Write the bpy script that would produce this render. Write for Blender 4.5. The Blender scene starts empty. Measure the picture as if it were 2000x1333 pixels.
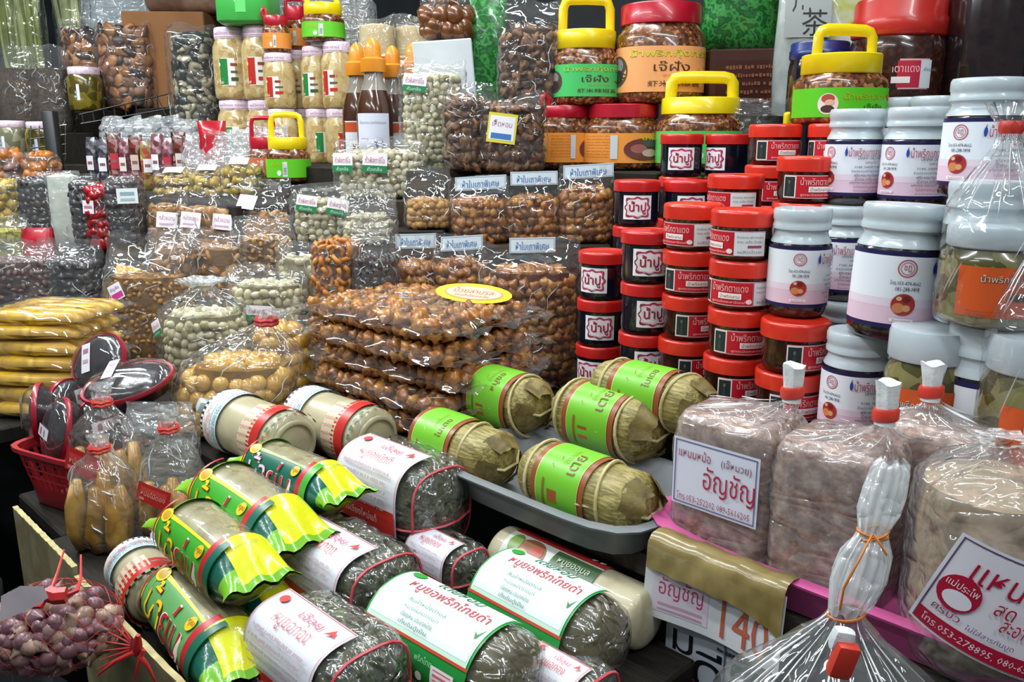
import bpy, bmesh, math, random
from mathutils import Vector, Matrix, Euler, noise
PI = math.pi
C = bpy.context.scene.collection
SC = bpy.context.scene
RNG = random.Random(7)

# ------------------------------------------------------------------ camera
F, PITCH, CZ = 1650.0, math.radians(13.5), 1.40
cd = bpy.data.cameras.new('camera')
cd.sensor_fit = 'HORIZONTAL'; cd.sensor_width = 36.0; cd.lens = 36.0 * F / 2000.0
cd.clip_start = 0.02; cd.clip_end = 60
cam = bpy.data.objects.new('camera', cd); C.objects.link(cam)
cam.location = (0, 0, CZ); cam.rotation_euler = (PI/2 - PITCH, 0, 0)
SC.camera = cam

# ------------------------------------------------------------------ world, lamps, exposure
w = bpy.data.worlds.new('market_hall'); SC.world = w; w.use_nodes = True
w.node_tree.nodes['Background'].inputs[0].default_value = (0.80, 0.92, 1.0, 1)
w.node_tree.nodes['Background'].inputs[1].default_value = 0.18
def tube_lamp(x, y, z, ang, length, power, wid=0.06):
    l = bpy.data.lights.new('fluorescent_tube', 'AREA'); l.shape = 'RECTANGLE'
    l.size = length; l.size_y = wid; l.energy = power; l.color = (0.93, 0.99, 1.0)
    o = bpy.data.objects.new('fluorescent_tube', l); C.objects.link(o)
    o.location = (x, y, z); o.rotation_euler = (0, 0, ang)
for (x, y, z, e) in ((-0.35, 0.30, 2.25, 11), (0.55, 0.95, 2.30, 12), (-0.9, 1.35, 2.30, 20), (-0.1, 2.0, 2.45, 17),
                     (-1.7, 2.1, 2.45, 38), (1.0, -0.3, 2.3, 13), (-1.5, 0.6, 2.3, 12)):
    tube_lamp(x, y, z, math.radians(-45), 1.2, e)
SC.view_settings.view_transform = 'Standard'; SC.view_settings.look = 'None'
SC.view_settings.exposure = -0.12; SC.view_settings.gamma = 1.0
SC.view_settings.use_curve_mapping = False
SC.cycles.transparent_max_bounces = 16
SC.cycles.use_light_tree = False; SC.cycles.max_bounces = 5; SC.cycles.glossy_bounces = 3; SC.cycles.diffuse_bounces = 3
SC.cycles.sample_clamp_indirect = 4.0

# ------------------------------------------------------------------ placing: pixel + known height -> point in the place
SP, CP = math.sin(PITCH), math.cos(PITCH)
def ray(px, py):
    x = (px - 1000.0) / F; y = -(py - 666.5) / F
    return Vector((x, CP + y*SP, -SP + y*CP))
def at(px, py, z):                    # point of the place seen at a pixel, at height z
    d = ray(px, py); t = (z - CZ) / d.z
    return Vector((0, 0, CZ)) + d * t
def atD(px, D, z):                    # ... at distance D along the view, at height z
    return Vector(((px - 1000.0)/F*D, (D + (z - CZ)*SP)/CP, z))
def dep(p): return p.y*CP - (p.z - CZ)*SP
def wid(p, n): return n * dep(p) / F
def hgt(p, py):                       # height above p of what shows at row py
    d = ray(1000, py); return CZ + d.z/d.y*p.y - p.z
def pt(px, py, D):
    return Vector((0, 0, CZ)) + ray(px, py)*D

# ------------------------------------------------------------------ materials
def lin(h):
    if not isinstance(h, str): return tuple(h)
    h = h.lstrip('#'); c = [int(h[i:i+2], 16)/255 for i in (0, 2, 4)]
    return tuple((v/12.92 if v <= .04045 else ((v+.055)/1.055)**2.4) for v in c)
_M = {}
def mat(name, col, rough=.45, col2=None, scale=40, detail=3, bump=0, bscale=120, coat=0, spec=.5, mix=(.35, .65), tex='noise', sub=0, stretch=None, bdist=.002):
    if name in _M: return _M[name]
    m = bpy.data.materials.new(name); m.use_nodes = True; _M[name] = m
    nt = m.node_tree; N = nt.nodes; L = nt.links; b = N['Principled BSDF']
    c = lin(col); b.inputs['Base Color'].default_value = (*c, 1)
    b.inputs['Roughness'].default_value = rough; b.inputs['Specular IOR Level'].default_value = spec
    b.inputs['Coat Weight'].default_value = coat; b.inputs['Coat Roughness'].default_value = .06
    if sub:
        b.inputs['Subsurface Weight'].default_value = sub; b.inputs['Subsurface Radius'].default_value = (.01, .006, .003); b.inputs['Subsurface Scale'].default_value = .5
    tc = N.new('ShaderNodeTexCoord'); src = tc.outputs['Object']
    if stretch:
        mp = N.new('ShaderNodeMapping'); mp.inputs['Scale'].default_value = stretch; L.new(src, mp.inputs[0]); src = mp.outputs[0]
    if col2 is not None:
        if tex == 'voronoi':
            t = N.new('ShaderNodeTexVoronoi'); t.inputs['Scale'].default_value = scale; o = t.outputs['Distance']
            t.inputs['Randomness'].default_value = 1
        elif tex == 'cells':
            t = N.new('ShaderNodeTexVoronoi'); t.inputs['Scale'].default_value = scale; o = t.outputs['Color']
        else:
            t = N.new('ShaderNodeTexNoise'); t.inputs['Scale'].default_value = scale; t.inputs['Detail'].default_value = detail; o = t.outputs['Fac']
        L.new(src, t.inputs['Vector'])
        r = N.new('ShaderNodeValToRGB'); cols = [col] + (list(col2) if isinstance(col2, (list, tuple)) and not isinstance(col2[0], float) else [col2])
        el = r.color_ramp.elements; n = len(cols)
        for i, cc in enumerate(cols):
            p = mix[0] + (mix[1]-mix[0])*i/max(1, n-1)
            e = el[i] if i < 2 else el.new(p)
            e.position = p; e.color = (*lin(cc), 1)
        L.new(o, r.inputs[0]); L.new(r.outputs[0], b.inputs['Base Color'])
    if bump:
        t2 = N.new('ShaderNodeTexNoise'); t2.inputs['Scale'].default_value = bscale; t2.inputs['Detail'].default_value = 3
        L.new(src, t2.inputs['Vector'])
        bp = N.new('ShaderNodeBump'); bp.inputs['Strength'].default_value = bump; bp.inputs['Distance'].default_value = bdist
        L.new(t2.outputs['Fac'], bp.inputs['Height']); L.new(bp.outputs[0], b.inputs['Normal'])
        if coat: L.new(bp.outputs[0], b.inputs['Coat Normal'])
    return m
def film(name, haze=.05, rough=.07, tint=(1, 1, 1), k=.8, base=.08, bscale=55, bstr=.55):
    if name in _M: return _M[name]
    m = bpy.data.materials.new(name); m.use_nodes = True; _M[name] = m
    nt = m.node_tree; N = nt.nodes; L = nt.links; N.remove(N['Principled BSDF']); out = N['Material Output']
    tc = N.new('ShaderNodeTexCoord')
    hs = []
    for q, (sc_, rot_, str_) in enumerate(((bscale*.42, (.3, .2, .5), (1, 1, .28)), (bscale*.8, (.9, -.4, -.7), (.35, 1, 1)))):
        mp = N.new('ShaderNodeMapping'); mp.inputs['Rotation'].default_value = rot_; mp.inputs['Scale'].default_value = str_
        L.new(tc.outputs['Object'], mp.inputs[0])
        t2 = N.new('ShaderNodeTexNoise'); t2.inputs['Scale'].default_value = sc_; t2.inputs['Detail'].default_value = 1; t2.inputs['Distortion'].default_value = .5
        L.new(mp.outputs[0], t2.inputs['Vector'])
        a1 = N.new('ShaderNodeMath'); a1.operation = 'SUBTRACT'; a1.inputs[1].default_value = .5; L.new(t2.outputs['Fac'], a1.inputs[0])
        a2 = N.new('ShaderNodeMath'); a2.operation = 'ABSOLUTE'; L.new(a1.outputs[0], a2.inputs[0])
        hs.append(a2.outputs[0])
    s1 = N.new('ShaderNodeMath'); s1.operation = 'ADD'; L.new(hs[0], s1.inputs[0]); L.new(hs[1], s1.inputs[1])
    bp = N.new('ShaderNodeBump'); bp.inputs['Strength'].default_value = bstr; bp.inputs['Distance'].default_value = .022
    L.new(s1.outputs[0], bp.inputs['Height'])
    lw = N.new('ShaderNodeLayerWeight'); lw.inputs['Blend'].default_value = .5; L.new(bp.outputs[0], lw.inputs['Normal'])
    fr = N.new('ShaderNodeMath'); fr.operation = 'POWER'; fr.inputs[1].default_value = 3.2; L.new(lw.outputs['Facing'], fr.inputs[0])
    ma = N.new('ShaderNodeMath'); ma.operation = 'MULTIPLY_ADD'; ma.use_clamp = True
    ma.inputs[1].default_value = k; ma.inputs[2].default_value = base; L.new(fr.outputs[0], ma.inputs[0])
    tr = N.new('ShaderNodeBsdfTransparent'); tr.inputs[0].default_value = (*tint, 1)
    gl = N.new('ShaderNodeBsdfGlossy'); gl.inputs['Roughness'].default_value = rough; L.new(bp.outputs[0], gl.inputs['Normal'])
    df = N.new('ShaderNodeBsdfDiffuse'); df.inputs[0].default_value = (.86, .9, .92, 1); L.new(bp.outputs[0], df.inputs['Normal'])
    m1 = N.new('ShaderNodeMixShader'); m1.inputs[0].default_value = haze; L.new(tr.outputs[0], m1.inputs[1]); L.new(df.outputs[0], m1.inputs[2])
    m2 = N.new('ShaderNodeMixShader'); L.new(ma.outputs[0], m2.inputs[0]); L.new(m1.outputs[0], m2.inputs[1]); L.new(gl.outputs[0], m2.inputs[2])
    L.new(m2.outputs[0], out.inputs['Surface'])
    return m
def paper(col):
    k = 'print_' + (col if isinstance(col, str) else '_'.join('%02x' % int(v*255) for v in col)).lstrip('#')
    return mat(k, col, rough=.38, spec=.45)
FILM = film('clear_plastic_film')
FILM_MILKY = film('bunched_plastic_film', haze=.34, k=.8, base=.12, bscale=90, bstr=.8)
FOLD_GLINT = film('film_fold_glint', haze=.5, rough=.12, k=.5, base=.30, bscale=20, bstr=.1)  # milky white colour stands in for highlight streaks along film folds
CLING = film('cling_wrap', haze=.035, rough=.09, k=.75, base=.10, bscale=70, bstr=1.0)
FILM_STIFF = film('stiff_clear_film', haze=.03, rough=.05, k=.8, base=.075, bscale=28, bstr=.75)

# ------------------------------------------------------------------ mesh helpers
def me(name, V, Fc, mats, mi=None, smooth=True, sharp=48):
    m = bpy.data.meshes.new(name); m.from_pydata([tuple(v) for v in V], [], Fc)
    for x in (mats if isinstance(mats, (list, tuple)) else [mats]): m.materials.append(x)
    if mi: m.polygons.foreach_set('material_index', mi)
    m.polygons.foreach_set('use_smooth', [smooth]*len(m.polygons))
    if smooth and sharp and not name.startswith(('film', 'gathered', 'pork', 'leaf', 'strip', 'pickled')): m.set_sharp_from_angle(angle=math.radians(sharp))
    m.update(); return m
def thing(name, label, cat, loc, rot=(0, 0, 0), group=None):
    o = bpy.data.objects.new(name, None); C.objects.link(o); o.empty_display_size = .03
    o.location = loc; o.rotation_euler = rot; o['label'] = label; o['category'] = cat
    if group: o['group'] = group
    return o
def part(name, m, parent, loc=(0, 0, 0), rot=(0, 0, 0), scl=(1, 1, 1), kind=None):
    o = bpy.data.objects.new(name, m); C.objects.link(o); o.parent = parent
    o.location = loc; o.rotation_euler = rot; o.scale = scl if not isinstance(scl, (int, float)) else (scl,)*3
    if kind: o['kind'] = kind
    return o
def solo(name, m, label, cat, loc=(0, 0, 0), rot=(0, 0, 0), group=None, kind=None):
    o = bpy.data.objects.new(name, m); C.objects.link(o); o.location = loc; o.rotation_euler = rot
    if label: o['label'] = label
    if cat: o['category'] = cat
    if group: o['group'] = group
    if kind: o['kind'] = kind
    return o
def grid(R, closed=True, cap0=False, cap1=False):
    n = len(R[0]); V = [p for r in R for p in r]; Fc = []
    for i in range(len(R)-1):
        for j in range(n if closed else n-1):
            k = (j+1) % n
            Fc.append((i*n+j, i*n+k, (i+1)*n+k, (i+1)*n+j))
    if cap0: Fc.append(tuple(range(n-1, -1, -1)))
    if cap1: Fc.append(tuple((len(R)-1)*n + j for j in range(n)))
    return V, Fc
def lathe(prof, n=24, cap0=True, cap1=True, sq=2.0):
    R = []
    for r, z in prof:
        ring = []
        for j in range(n):
            a = 2*PI*j/n; c, s = math.cos(a), math.sin(a)
            if sq != 2.0:
                kk = (abs(c)**sq + abs(s)**sq)**(-1/sq); c *= kk; s *= kk
            ring.append((r*c, r*s, z))
        R.append(ring)
    return grid(R, True, cap0, cap1)
def join(*parts_):
    V, Fc = [], []
    for v, f in parts_:
        o = len(V); V += list(v); Fc += [tuple(i+o for i in q) for q in f]
    return V, Fc
def tube(P, r, n=6, closed=False, flat=1.0):
    P = [Vector(p) for p in P]; m = len(P); R = []
    up = Vector((0, 0, 1)); prev = None
    for i, p in enumerate(P):
        if closed: t = P[(i+1) % m] - P[i-1]
        else: t = P[min(i+1, m-1)] - P[max(i-1, 0)]
        t.normalize()
        if prev is None:
            a = t.cross(up)
            if a.length < 1e-4: a = t.cross(Vector((1, 0, 0)))
            a.normalize()
        else:
            a = prev - t*prev.dot(t)
            if a.length < 1e-6: a = t.cross(up)
            a.normalize()
        prev = a; b = t.cross(a)
        rr = r[i] if isinstance(r, (list, tuple)) else r
        R.append([tuple(p + a*math.cos(2*PI*j/n)*rr + b*math.sin(2*PI*j/n)*rr*flat) for j in range(n)])
    if closed: R.append(R[0])
    return grid(R, True, not closed, not closed)
def rbox(sx, sy, sz, bev=.004, seg=2, cx=0, cy=0, z0=0):
    bm = bmesh.new(); bmesh.ops.create_cube(bm, size=1)
    bmesh.ops.scale(bm, vec=(sx, sy, sz), verts=bm.verts)
    if bev: bmesh.ops.bevel(bm, geom=bm.edges[:], offset=bev, segments=seg, affect='EDGES', profile=.6)
    bmesh.ops.translate(bm, vec=(cx, cy, z0 + sz/2), verts=bm.verts)
    bm.verts.index_update()
    V = [tuple(v.co) for v in bm.verts]; Fc = [tuple(v.index for v in f.verts) for f in bm.faces]; bm.free()
    return V, Fc
def nz(p, s, seed=0): return noise.noise(Vector((p[0]*s+seed*7.3, p[1]*s+seed*3.1, p[2]*s-seed*5.7)))
def xf(VF, M): return [tuple(M @ Vector(v)) for v in VF[0]], VF[1]

# ------------------------------------------------------------------ printed sheets (labels) laid on a surface
_T = {}
_TS = bpy.data.scenes.new('lettering_workbench')
def text_mesh(s):
    if s in _T: return _T[s]
    c = bpy.data.curves.new('t', 'FONT'); c.body = s; c.size = 1; c.resolution_u = 1 if len(s) > 9 else 2
    o = bpy.data.objects.new('t', c); _TS.collection.objects.link(o)
    vl = _TS.view_layers[0]; vl.update()
    m = bpy.data.meshes.new_from_object(o.evaluated_get(vl.depsgraph))
    V = [v.co.copy() for v in m.vertices]; Fc = [tuple(p.vertices) for p in m.polygons]
    bpy.data.objects.remove(o); bpy.data.curves.remove(c); bpy.data.meshes.remove(m)
    x0 = min(v.x for v in V); x1 = max(v.x for v in V); y0 = min(v.y for v in V); y1 = max(v.y for v in V)
    V = [((v.x-x0)/(x1-x0)-.5, (v.y-y0)/(y1-y0)-.5) for v in V]
    _T[s] = (V, Fc); return _T[s]
def R_(cx, cy, w, h, col): return ('r', cx, cy, w, h, col)
def E_(cx, cy, w, h, col): return ('e', cx, cy, w, h, col)
def O_(cx, cy, w, h, th, col): return ('o', cx, cy, w, h, th, col)
def T_(s, cx, cy, w, h, col, rot=0): return ('t', s, cx, cy, w, h, col, rot)
def G_(pts, col): return ('g', pts, col)
def FR_(cx, cy, w, h, th, col):
    return [R_(cx, cy+h/2-th/2, w, th, col), R_(cx, cy-h/2+th/2, w, th, col), R_(cx-w/2+th/2, cy, th, h, col), R_(cx+w/2-th/2, cy, th, h, col)]
def WORDS_(cx, cy, w_, h_, col, seed=0):
    # a line of print too small to read: short uneven strokes
    rg = random.Random(seed); x = cx-w_/2; out = []
    while x < cx+w_/2-h_:
        k = rg.uniform(.35, .8)*h_
        out.append(R_(x+k/2, cy+rg.uniform(-.1, .1)*h_, k, h_*rg.uniform(.55, 1), col)); x += k + h_*(.25 if rg.random() < .8 else .8)
    return out
def _elem(e, step):
    k = e[0]
    if k == 'r':
        _, cx, cy, w_, h_, col = e
        nu = max(1, min(48, math.ceil(w_/step))); nv = max(1, min(48, math.ceil(h_/step)))
        V = [(cx-w_/2+w_*i/nu, cy-h_/2+h_*j/nv) for j in range(nv+1) for i in range(nu+1)]
        Fc = [(j*(nu+1)+i, j*(nu+1)+i+1, (j+1)*(nu+1)+i+1, (j+1)*(nu+1)+i) for j in range(nv) for i in range(nu)]
    elif k == 'e':
        _, cx, cy, w_, h_, col = e
        V = [(cx, cy)]; n = 20; Fc = []
        for q in (.5, 1):
            V += [(cx+w_/2*q*math.cos(2*PI*i/n), cy+h_/2*q*math.sin(2*PI*i/n)) for i in range(n)]
        for i in range(n):
            j = (i+1) % n; Fc += [(0, 1+i, 1+j), (1+i, 1+n+i, 1+n+j, 1+j)]
    elif k == 'o':
        _, cx, cy, w_, h_, th, col = e
        n = 24; V = []
        for q in (0, 1):
            V += [((cx+(w_/2-th*q)*math.cos(2*PI*i/n)), cy+(h_/2-th*q)*math.sin(2*PI*i/n)) for i in range(n)]
        Fc = [(i, (i+1) % n, n+(i+1) % n, n+i) for i in range(n)]
    elif k == 't':
        _, s, cx, cy, w_, h_, col, rot = e
        tv, Fc = text_mesh(s); c_, s_ = math.cos(rot), math.sin(rot)
        V = [(cx + x*w_*c_ - y*h_*s_, cy + x*w_*s_ + y*h_*c_) for x, y in tv]
    else:
        _, pts, col = e; V = list(pts); Fc = [tuple(range(len(pts)))]
    return V, Fc, (e[5] if k in 're' else e[6] if k in 'ot' else e[2])
def sheet(parent, mapf, elems, name='label', step=.006, off=.0006, lift=.0004, lab=None, basemat=None):
    flat = []
    for e in elems: flat += e if isinstance(e, list) else [e]
    V, Fc, col = _elem(flat[0], step)
    o = part(name, me(name, [mapf(u, v, off) for u, v in V], Fc, basemat or paper(col)), parent)
    if lab: o['label'] = lab
    V2, F2, mi, mats = [], [], [], []
    for i, e in enumerate(flat[1:]):
        V, Fc, col = _elem(e, step); b = len(V2)
        V2 += [mapf(u, v, off + lift*(1+.40*min(i, 16))) for u, v in V]; F2 += [tuple(q+b for q in f) for f in Fc]
        if col not in mats: mats.append(col)
        mi += [mats.index(col)]*len(Fc)
    if V2: part('printing', me('printing', V2, F2, [paper(c) for c in mats], mi), o)
    return o
def cyl(r, a0=0, z0=0, taper=0):
    def f(u, v, off):
        a = a0 + u/r; R = r + off + taper*v
        return (R*math.sin(a), -R*math.cos(a), z0+v)
    return f
def flatmap(M):
    def f(u, v, off): return tuple(M @ Vector((u, -off, v)))
    return f
def rollmap(ry, rz, p, x0, phi0, zc):
    # on a roll lying along x: u along the roll, v around it, phi measured from the aisle side up
    rm = (ry+rz)/2
    def f(u, v, off):
        a = phi0 + v/rm; c, s = math.cos(a), math.sin(a)
        kk = (abs(c)**p + abs(s)**p)**(-1/p)
        return (x0+u, -(ry+off)*c*kk, zc+(rz+off)*s*kk)
    return f

# ------------------------------------------------------------------ loose pieces (nuts, plums ...), shared meshes
def blob(name, m, rx, ry, rz, amp=.12, nu=7, nv=5, seed=0, cut=None):
    R = []
    for i in range(nv+1):
        th = PI*i/nv
        if i in (0, nv): continue
        ring = []
        for j in range(nu):
            a = 2*PI*j/nu + i*.4
            d = Vector((math.sin(th)*math.cos(a), math.sin(th)*math.sin(a), math.cos(th)))
            q = 1 + amp*2*nz(d, 1.7, seed)
            ring.append((d.x*rx*q, d.y*ry*q, d.z*rz*q))
        R.append(ring)
    V, Fc = grid(R, True)
    a, b = len(V), len(V)+1; V += [(0, 0, rz), (0, 0, -rz)]
    n = nu; L0 = (len(R)-1)*n
    for j in range(n):
        Fc.append((a, (j+1) % n, j)); Fc.append((b, L0+j, L0+(j+1) % n))
    Fc = [tuple(reversed(f)) for f in Fc]
    return me(name, V, Fc, m, sharp=0)
def crescent(name, m, R, r, seed=0):
    P = []; rr = []
    for i in range(6):
        a = -1.2 + 2.4*i/5
        P.append((R*math.cos(a)-R*.7, R*math.sin(a), 0)); rr.append(r*(.45+.55*math.sin(PI*(i+.7)/6.4)))
    V, Fc = tube(P, rr, 6); return me(name, V, Fc, m, sharp=0)
def curl(name, m, R, r, seed=0):
    P = [(R*math.cos(a*.9), R*math.sin(a*.9), (a-3)*r*.25) for a in range(7)]
    V, Fc = tube(P, r, 5); return me(name, V, Fc, m, sharp=0)

# ------------------------------------------------------------------ bags of loose food
def sm(x): x = max(0., min(1., x)); return x*x*(3-2*x)
def bag_fn(w_, t_, h_, fill, top, seed, neck=.011, nk=.62, p=2.5, lean=0., flare=2.4, lx=0.):
    ph = seed*1.7
    def f(a, v, s=1.0, wr=0.0):
        c, sn = math.cos(a), math.sin(a)
        kk = (abs(c)**p + abs(sn)**p)**(-1/p)
        if v < fill:
            k = v/fill
            rb = (1-(1-min(k/.3, 1))**2.3)**(1/2.3)
            rx = w_/2*(.84+.16*rb)*(1+.04*math.sin(PI*k)); ry = t_/2*(.55+.45*rb)*(1-.12*k**3)
        else:
            k = (v-fill)/(1-fill)
            if top == 'flat':
                rx = w_/2*(1-.03*k); ry = t_/2*.88*(1-sm(k*1.15))+.0015
            else:
                g = sm(k/nk) if k < nk else 1
                rx = w_/2*(1-g)**.8 + neck*g if k < nk else neck*(1+(flare-1)*sm((k-nk)/(1-nk)))
                ry = t_/2*.88*(1-g)**.8 + neck*g if k < nk else neck*(1+(flare*.8-1)*sm((k-nk)/(1-nk)))
                fold = .16*g*(1 if k < nk else .8)
                q = 1 + fold*math.sin(a*9+ph) + fold*.5*math.sin(a*17+ph*2)
                rx *= q; ry *= q; kk = kk*(1-g)+g
        x = rx*c*kk*s; y = ry*sn*kk*s; z = v*h_
        if wr:
            d = wr*(1-abs(nz((x, y, z), 38, seed))*2.2) + wr*.8*nz((x, y, z), 16, seed+3)
            if v > fill and top == 'flat':
                k = (v-fill)/(1-fill)
                y += .016*k*nz((x*1.0, seed*.37, z*.35), 28, seed) + .010*k*nz((x, 0, z), 11, seed+2)
                x *= 1-.10*k*(.5+nz((seed*.7, 0, z), 9, seed)); z += .10*h_*k*nz((x, seed*.3, 0), 14, seed+5)
            x += c*d; y += sn*d
        return Vector((x + lx*z*abs(z)/h_, y + lean*z, z))
    return f
def crease(P, r):
    n = len(P); return tube(P, [r*math.sin(PI*(i+.35)/(n-.3)) for i in range(n)], 4)
def fold_lines(t, surf, rng, n, w_, fill):
    # folds raised on the creased film, coloured milky white as painted glints
    out = []
    for k in range(n):
        up = rng.random() < .55
        a = -PI/2 + rng.uniform(-1.25, 1.25); v = (fill*.8+(1-fill)*rng.uniform(0, .55)) if up else rng.uniform(.15, max(.2, fill*.8))
        da = rng.uniform(-.5, .5); dv = rng.choice((-1, 1))*rng.uniform(.04, .22 if up else .14)
        P = [surf(a+da*i/6+.05*math.sin(i*1.3+k), min(.97, max(.03, v+dv*i/6))) + Vector((0, -.0012, 0)) for i in range(7)]
        if (P[0]-P[-1]).length > .012: out.append(crease(P, rng.uniform(.0006, .0017)))
    if out:
        V, Fc = join(*out); part('film_fold_glint', me('film_fold_glint', V, Fc, FOLD_GLINT, sharp=0), t, kind='stuff')
def scatter(parent, pname, meshes, pts, size, rng, smin=.85, smax=1.15, flatten=None, limit=300):
    if len(pts) > limit: pts = rng.sample(pts, limit)
    for p, nrm in pts:
        s = rng.uniform(smin, smax)
        if flatten:
            q = nrm.to_track_quat('Z', 'X'); q.rotate(Matrix.Rotation(rng.uniform(0, 6.28), 3, nrm).to_quaternion())
            e = q.to_euler(); r = (e.x+rng.uniform(-.5, .5), e.y+rng.uniform(-.5, .5), e.z)
        else: r = (rng.uniform(0, 6.28), rng.uniform(0, 6.28), rng.uniform(0, 6.28))
        part(pname, rng.choice(meshes), parent, p, r, s)
def bag(name, label, loc, w_, t_, h_, fill=.62, top='flat', piece=None, size=.02, core=None, seed=1, rotz=0, lean=0., tie=None, stuff=None,
        group=None, filmm=None, cat='bag', pname='piece', tail=True, nu=56, nv=36, wr=.0032, neck=.011, nk=.62, rotx=0, limit=300, flatten=False, dense=.86, flare=2.4, yback=.3, rot=None, p=2.5, lx=0., folds=9):
    rng = random.Random(seed*91+5)
    t = thing(name, label, cat, loc, rot or (rotx, 0, rotz), group)
    f = bag_fn(w_, t_, h_, fill, top, seed, neck, nk, p=p, lean=lean, flare=flare, lx=lx)
    if core:
        R = []; ins = max(.80, 1 - size*.55/(t_/2)) if piece else .96
        for i in range(9):
            v = fill*.985*i/8
            R.append([tuple(f(2*PI*j/20, v, ins)) for j in range(20)])
        for q in (.8, .45):
            R.append([tuple(Vector(((p.x-lx*p.z*p.z/h_)*q+lx*p.z*p.z/h_, p.y*q + (1-q)*lean*p.z, p.z + h_*.02*(1-q)*2)) ) for p in (f(2*PI*j/20, fill*.985, ins) for j in range(20))])
        V, Fc = grid(R, True, True, True)
        V = [(x*(1+.04*nz((x, y, z), 45, seed)), y, z+.002*nz((x, y, z), 60, seed)+.0015) for x, y, z in V]
        part('filling', me('filling', V, Fc, core), t, kind='stuff' if not piece else None)
        if piece:
            pts = []; dz = size*dense; z = size*.5; row = 0
            while z < fill*h_*.98:
                a = 0; v = z/h_
                while a < 2*PI:
                    aa = a + (row % 2)*.5*size/w_ + rng.uniform(-.1, .1)*size/w_
                    p = f(aa, min(v+rng.uniform(-.2, .2)*dz/h_, fill), ins); q = f(aa+.05, v, ins)
                    if p.y < t_*yback:
                        n = Vector((p.x/(w_*w_), (p.y-lean*p.z)/(t_*t_), 0.02)); n.normalize(); pts.append((p, n))
                    step = max((q-p).length/.05, w_*.15); a += size*dense/step
                z += dz*.86; row += 1
            top_p = f(0, fill, ins)
            nr = int(t_/2/size)+1
            for k in range(1, nr+2):
                q = 1-k/(nr+1.0)
                m = max(1, int((w_+t_)*1.5*q/size/dense))
                for j in range(m):
                    p = f(2*PI*j/m+k, fill*.985, ins); p = Vector(((p.x-lx*p.z*p.z/h_)*q+lx*p.z*p.z/h_, (p.y-lean*p.z)*q+lean*p.z, p.z+size*.15*(1-q)))
                    pts.append((p, Vector((0, 0, 1))))
            scatter(t, pname, piece, pts, size, rng, limit=limit, flatten=flatten)
    vn = fill + (1-fill)*nk
    vs = [i/nv for i in range(nv+1)]
    fm = filmm or FILM
    if top == 'gather':
        R = [[tuple(f(2*PI*j/nu, v, 1.04, wr*(1-.6*sm((v-fill)/(1-fill))))) for j in range(nu)] for v in vs if v <= vn] + [[tuple(f(2*PI*j/nu, vn, 1.04)) for j in range(nu)]]
    else:
        R = [[tuple(f(2*PI*j/nu, v, 1.04, wr*(1 if v < fill else 1.6))) for j in range(nu)] for v in vs]
    V, Fc = grid(R, True, True, False)
    part('film', me('film', V, Fc, fm), t)
    fold_lines(t, lambda a, v: f(a, v, 1.06, wr*.35), rng, folds, w_, fill)
    if top == 'gather':
        R = [[tuple(f(2*PI*j/26, vn+(1-vn)*i/6, 1.0)) for j in range(26)] for i in range(7)]
        R = [[(x+.003*nz((x, y, z), 90, seed), y+.003*nz((x, y, z), 80, seed), z+.004*nz((x, y, z), 70, seed)) for x, y, z in r] for r in R]
        V, Fc = grid(R, True); part('gathered_neck', me('gathered_neck', V, Fc, FILM_MILKY), t)
        if tie:
            c = f(0, vn); zz = vn*h_; yy = lean*zz; P = []
            for w in range(2):
                V, Fc = tube([(neck*1.25*math.cos(2*PI*i/14), yy+neck*1.25*math.sin(2*PI*i/14), zz+(w-.5)*neck*.5+.0008*math.sin(3*i)) for i in range(14)], neck*.3, 5, True)
                P.append(([(x_+lx*zz*zz/h_, y_, z_) for x_, y_, z_ in V], Fc))
            V, Fc = join(*P); part('tie', me('tie', V, Fc, tie), t)
    return t, f
def bag_tag(t, f, a, v, w_, h_, elems, tilt=0, name='label', off=.004, yadd=0):
    # a paper slip seen on the front of a bag: follows the film's front
    p = f(a, v, 1.04); p2 = f(a+.08, v, 1.04); p3 = f(a, min(1, v+.05), 1.04)
    ux = (p2-p).normalized(); uz = (p3-p).normalized(); n = ux.cross(uz).normalized()
    uz = n.cross(ux).normalized()
    if tilt:
        c, s = math.cos(tilt), math.sin(tilt); ux, uz = ux*c+uz*s, uz*c-ux*s
    M = Matrix(((ux.x, -n.x, uz.x, p.x), (ux.y, -n.y, uz.y, p.y+yadd), (ux.z, -n.z, uz.z, p.z), (0, 0, 0, 1)))
    def mp(u, vv, o): return tuple(M @ Vector((u, -(o+off) + 1.2*u*u/max(w_, .01)*.08, vv)))
    return sheet(t, mp, [R_(0, 0, w_, h_, elems[0])] + list(elems[1:]), name=name, step=.01)

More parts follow.
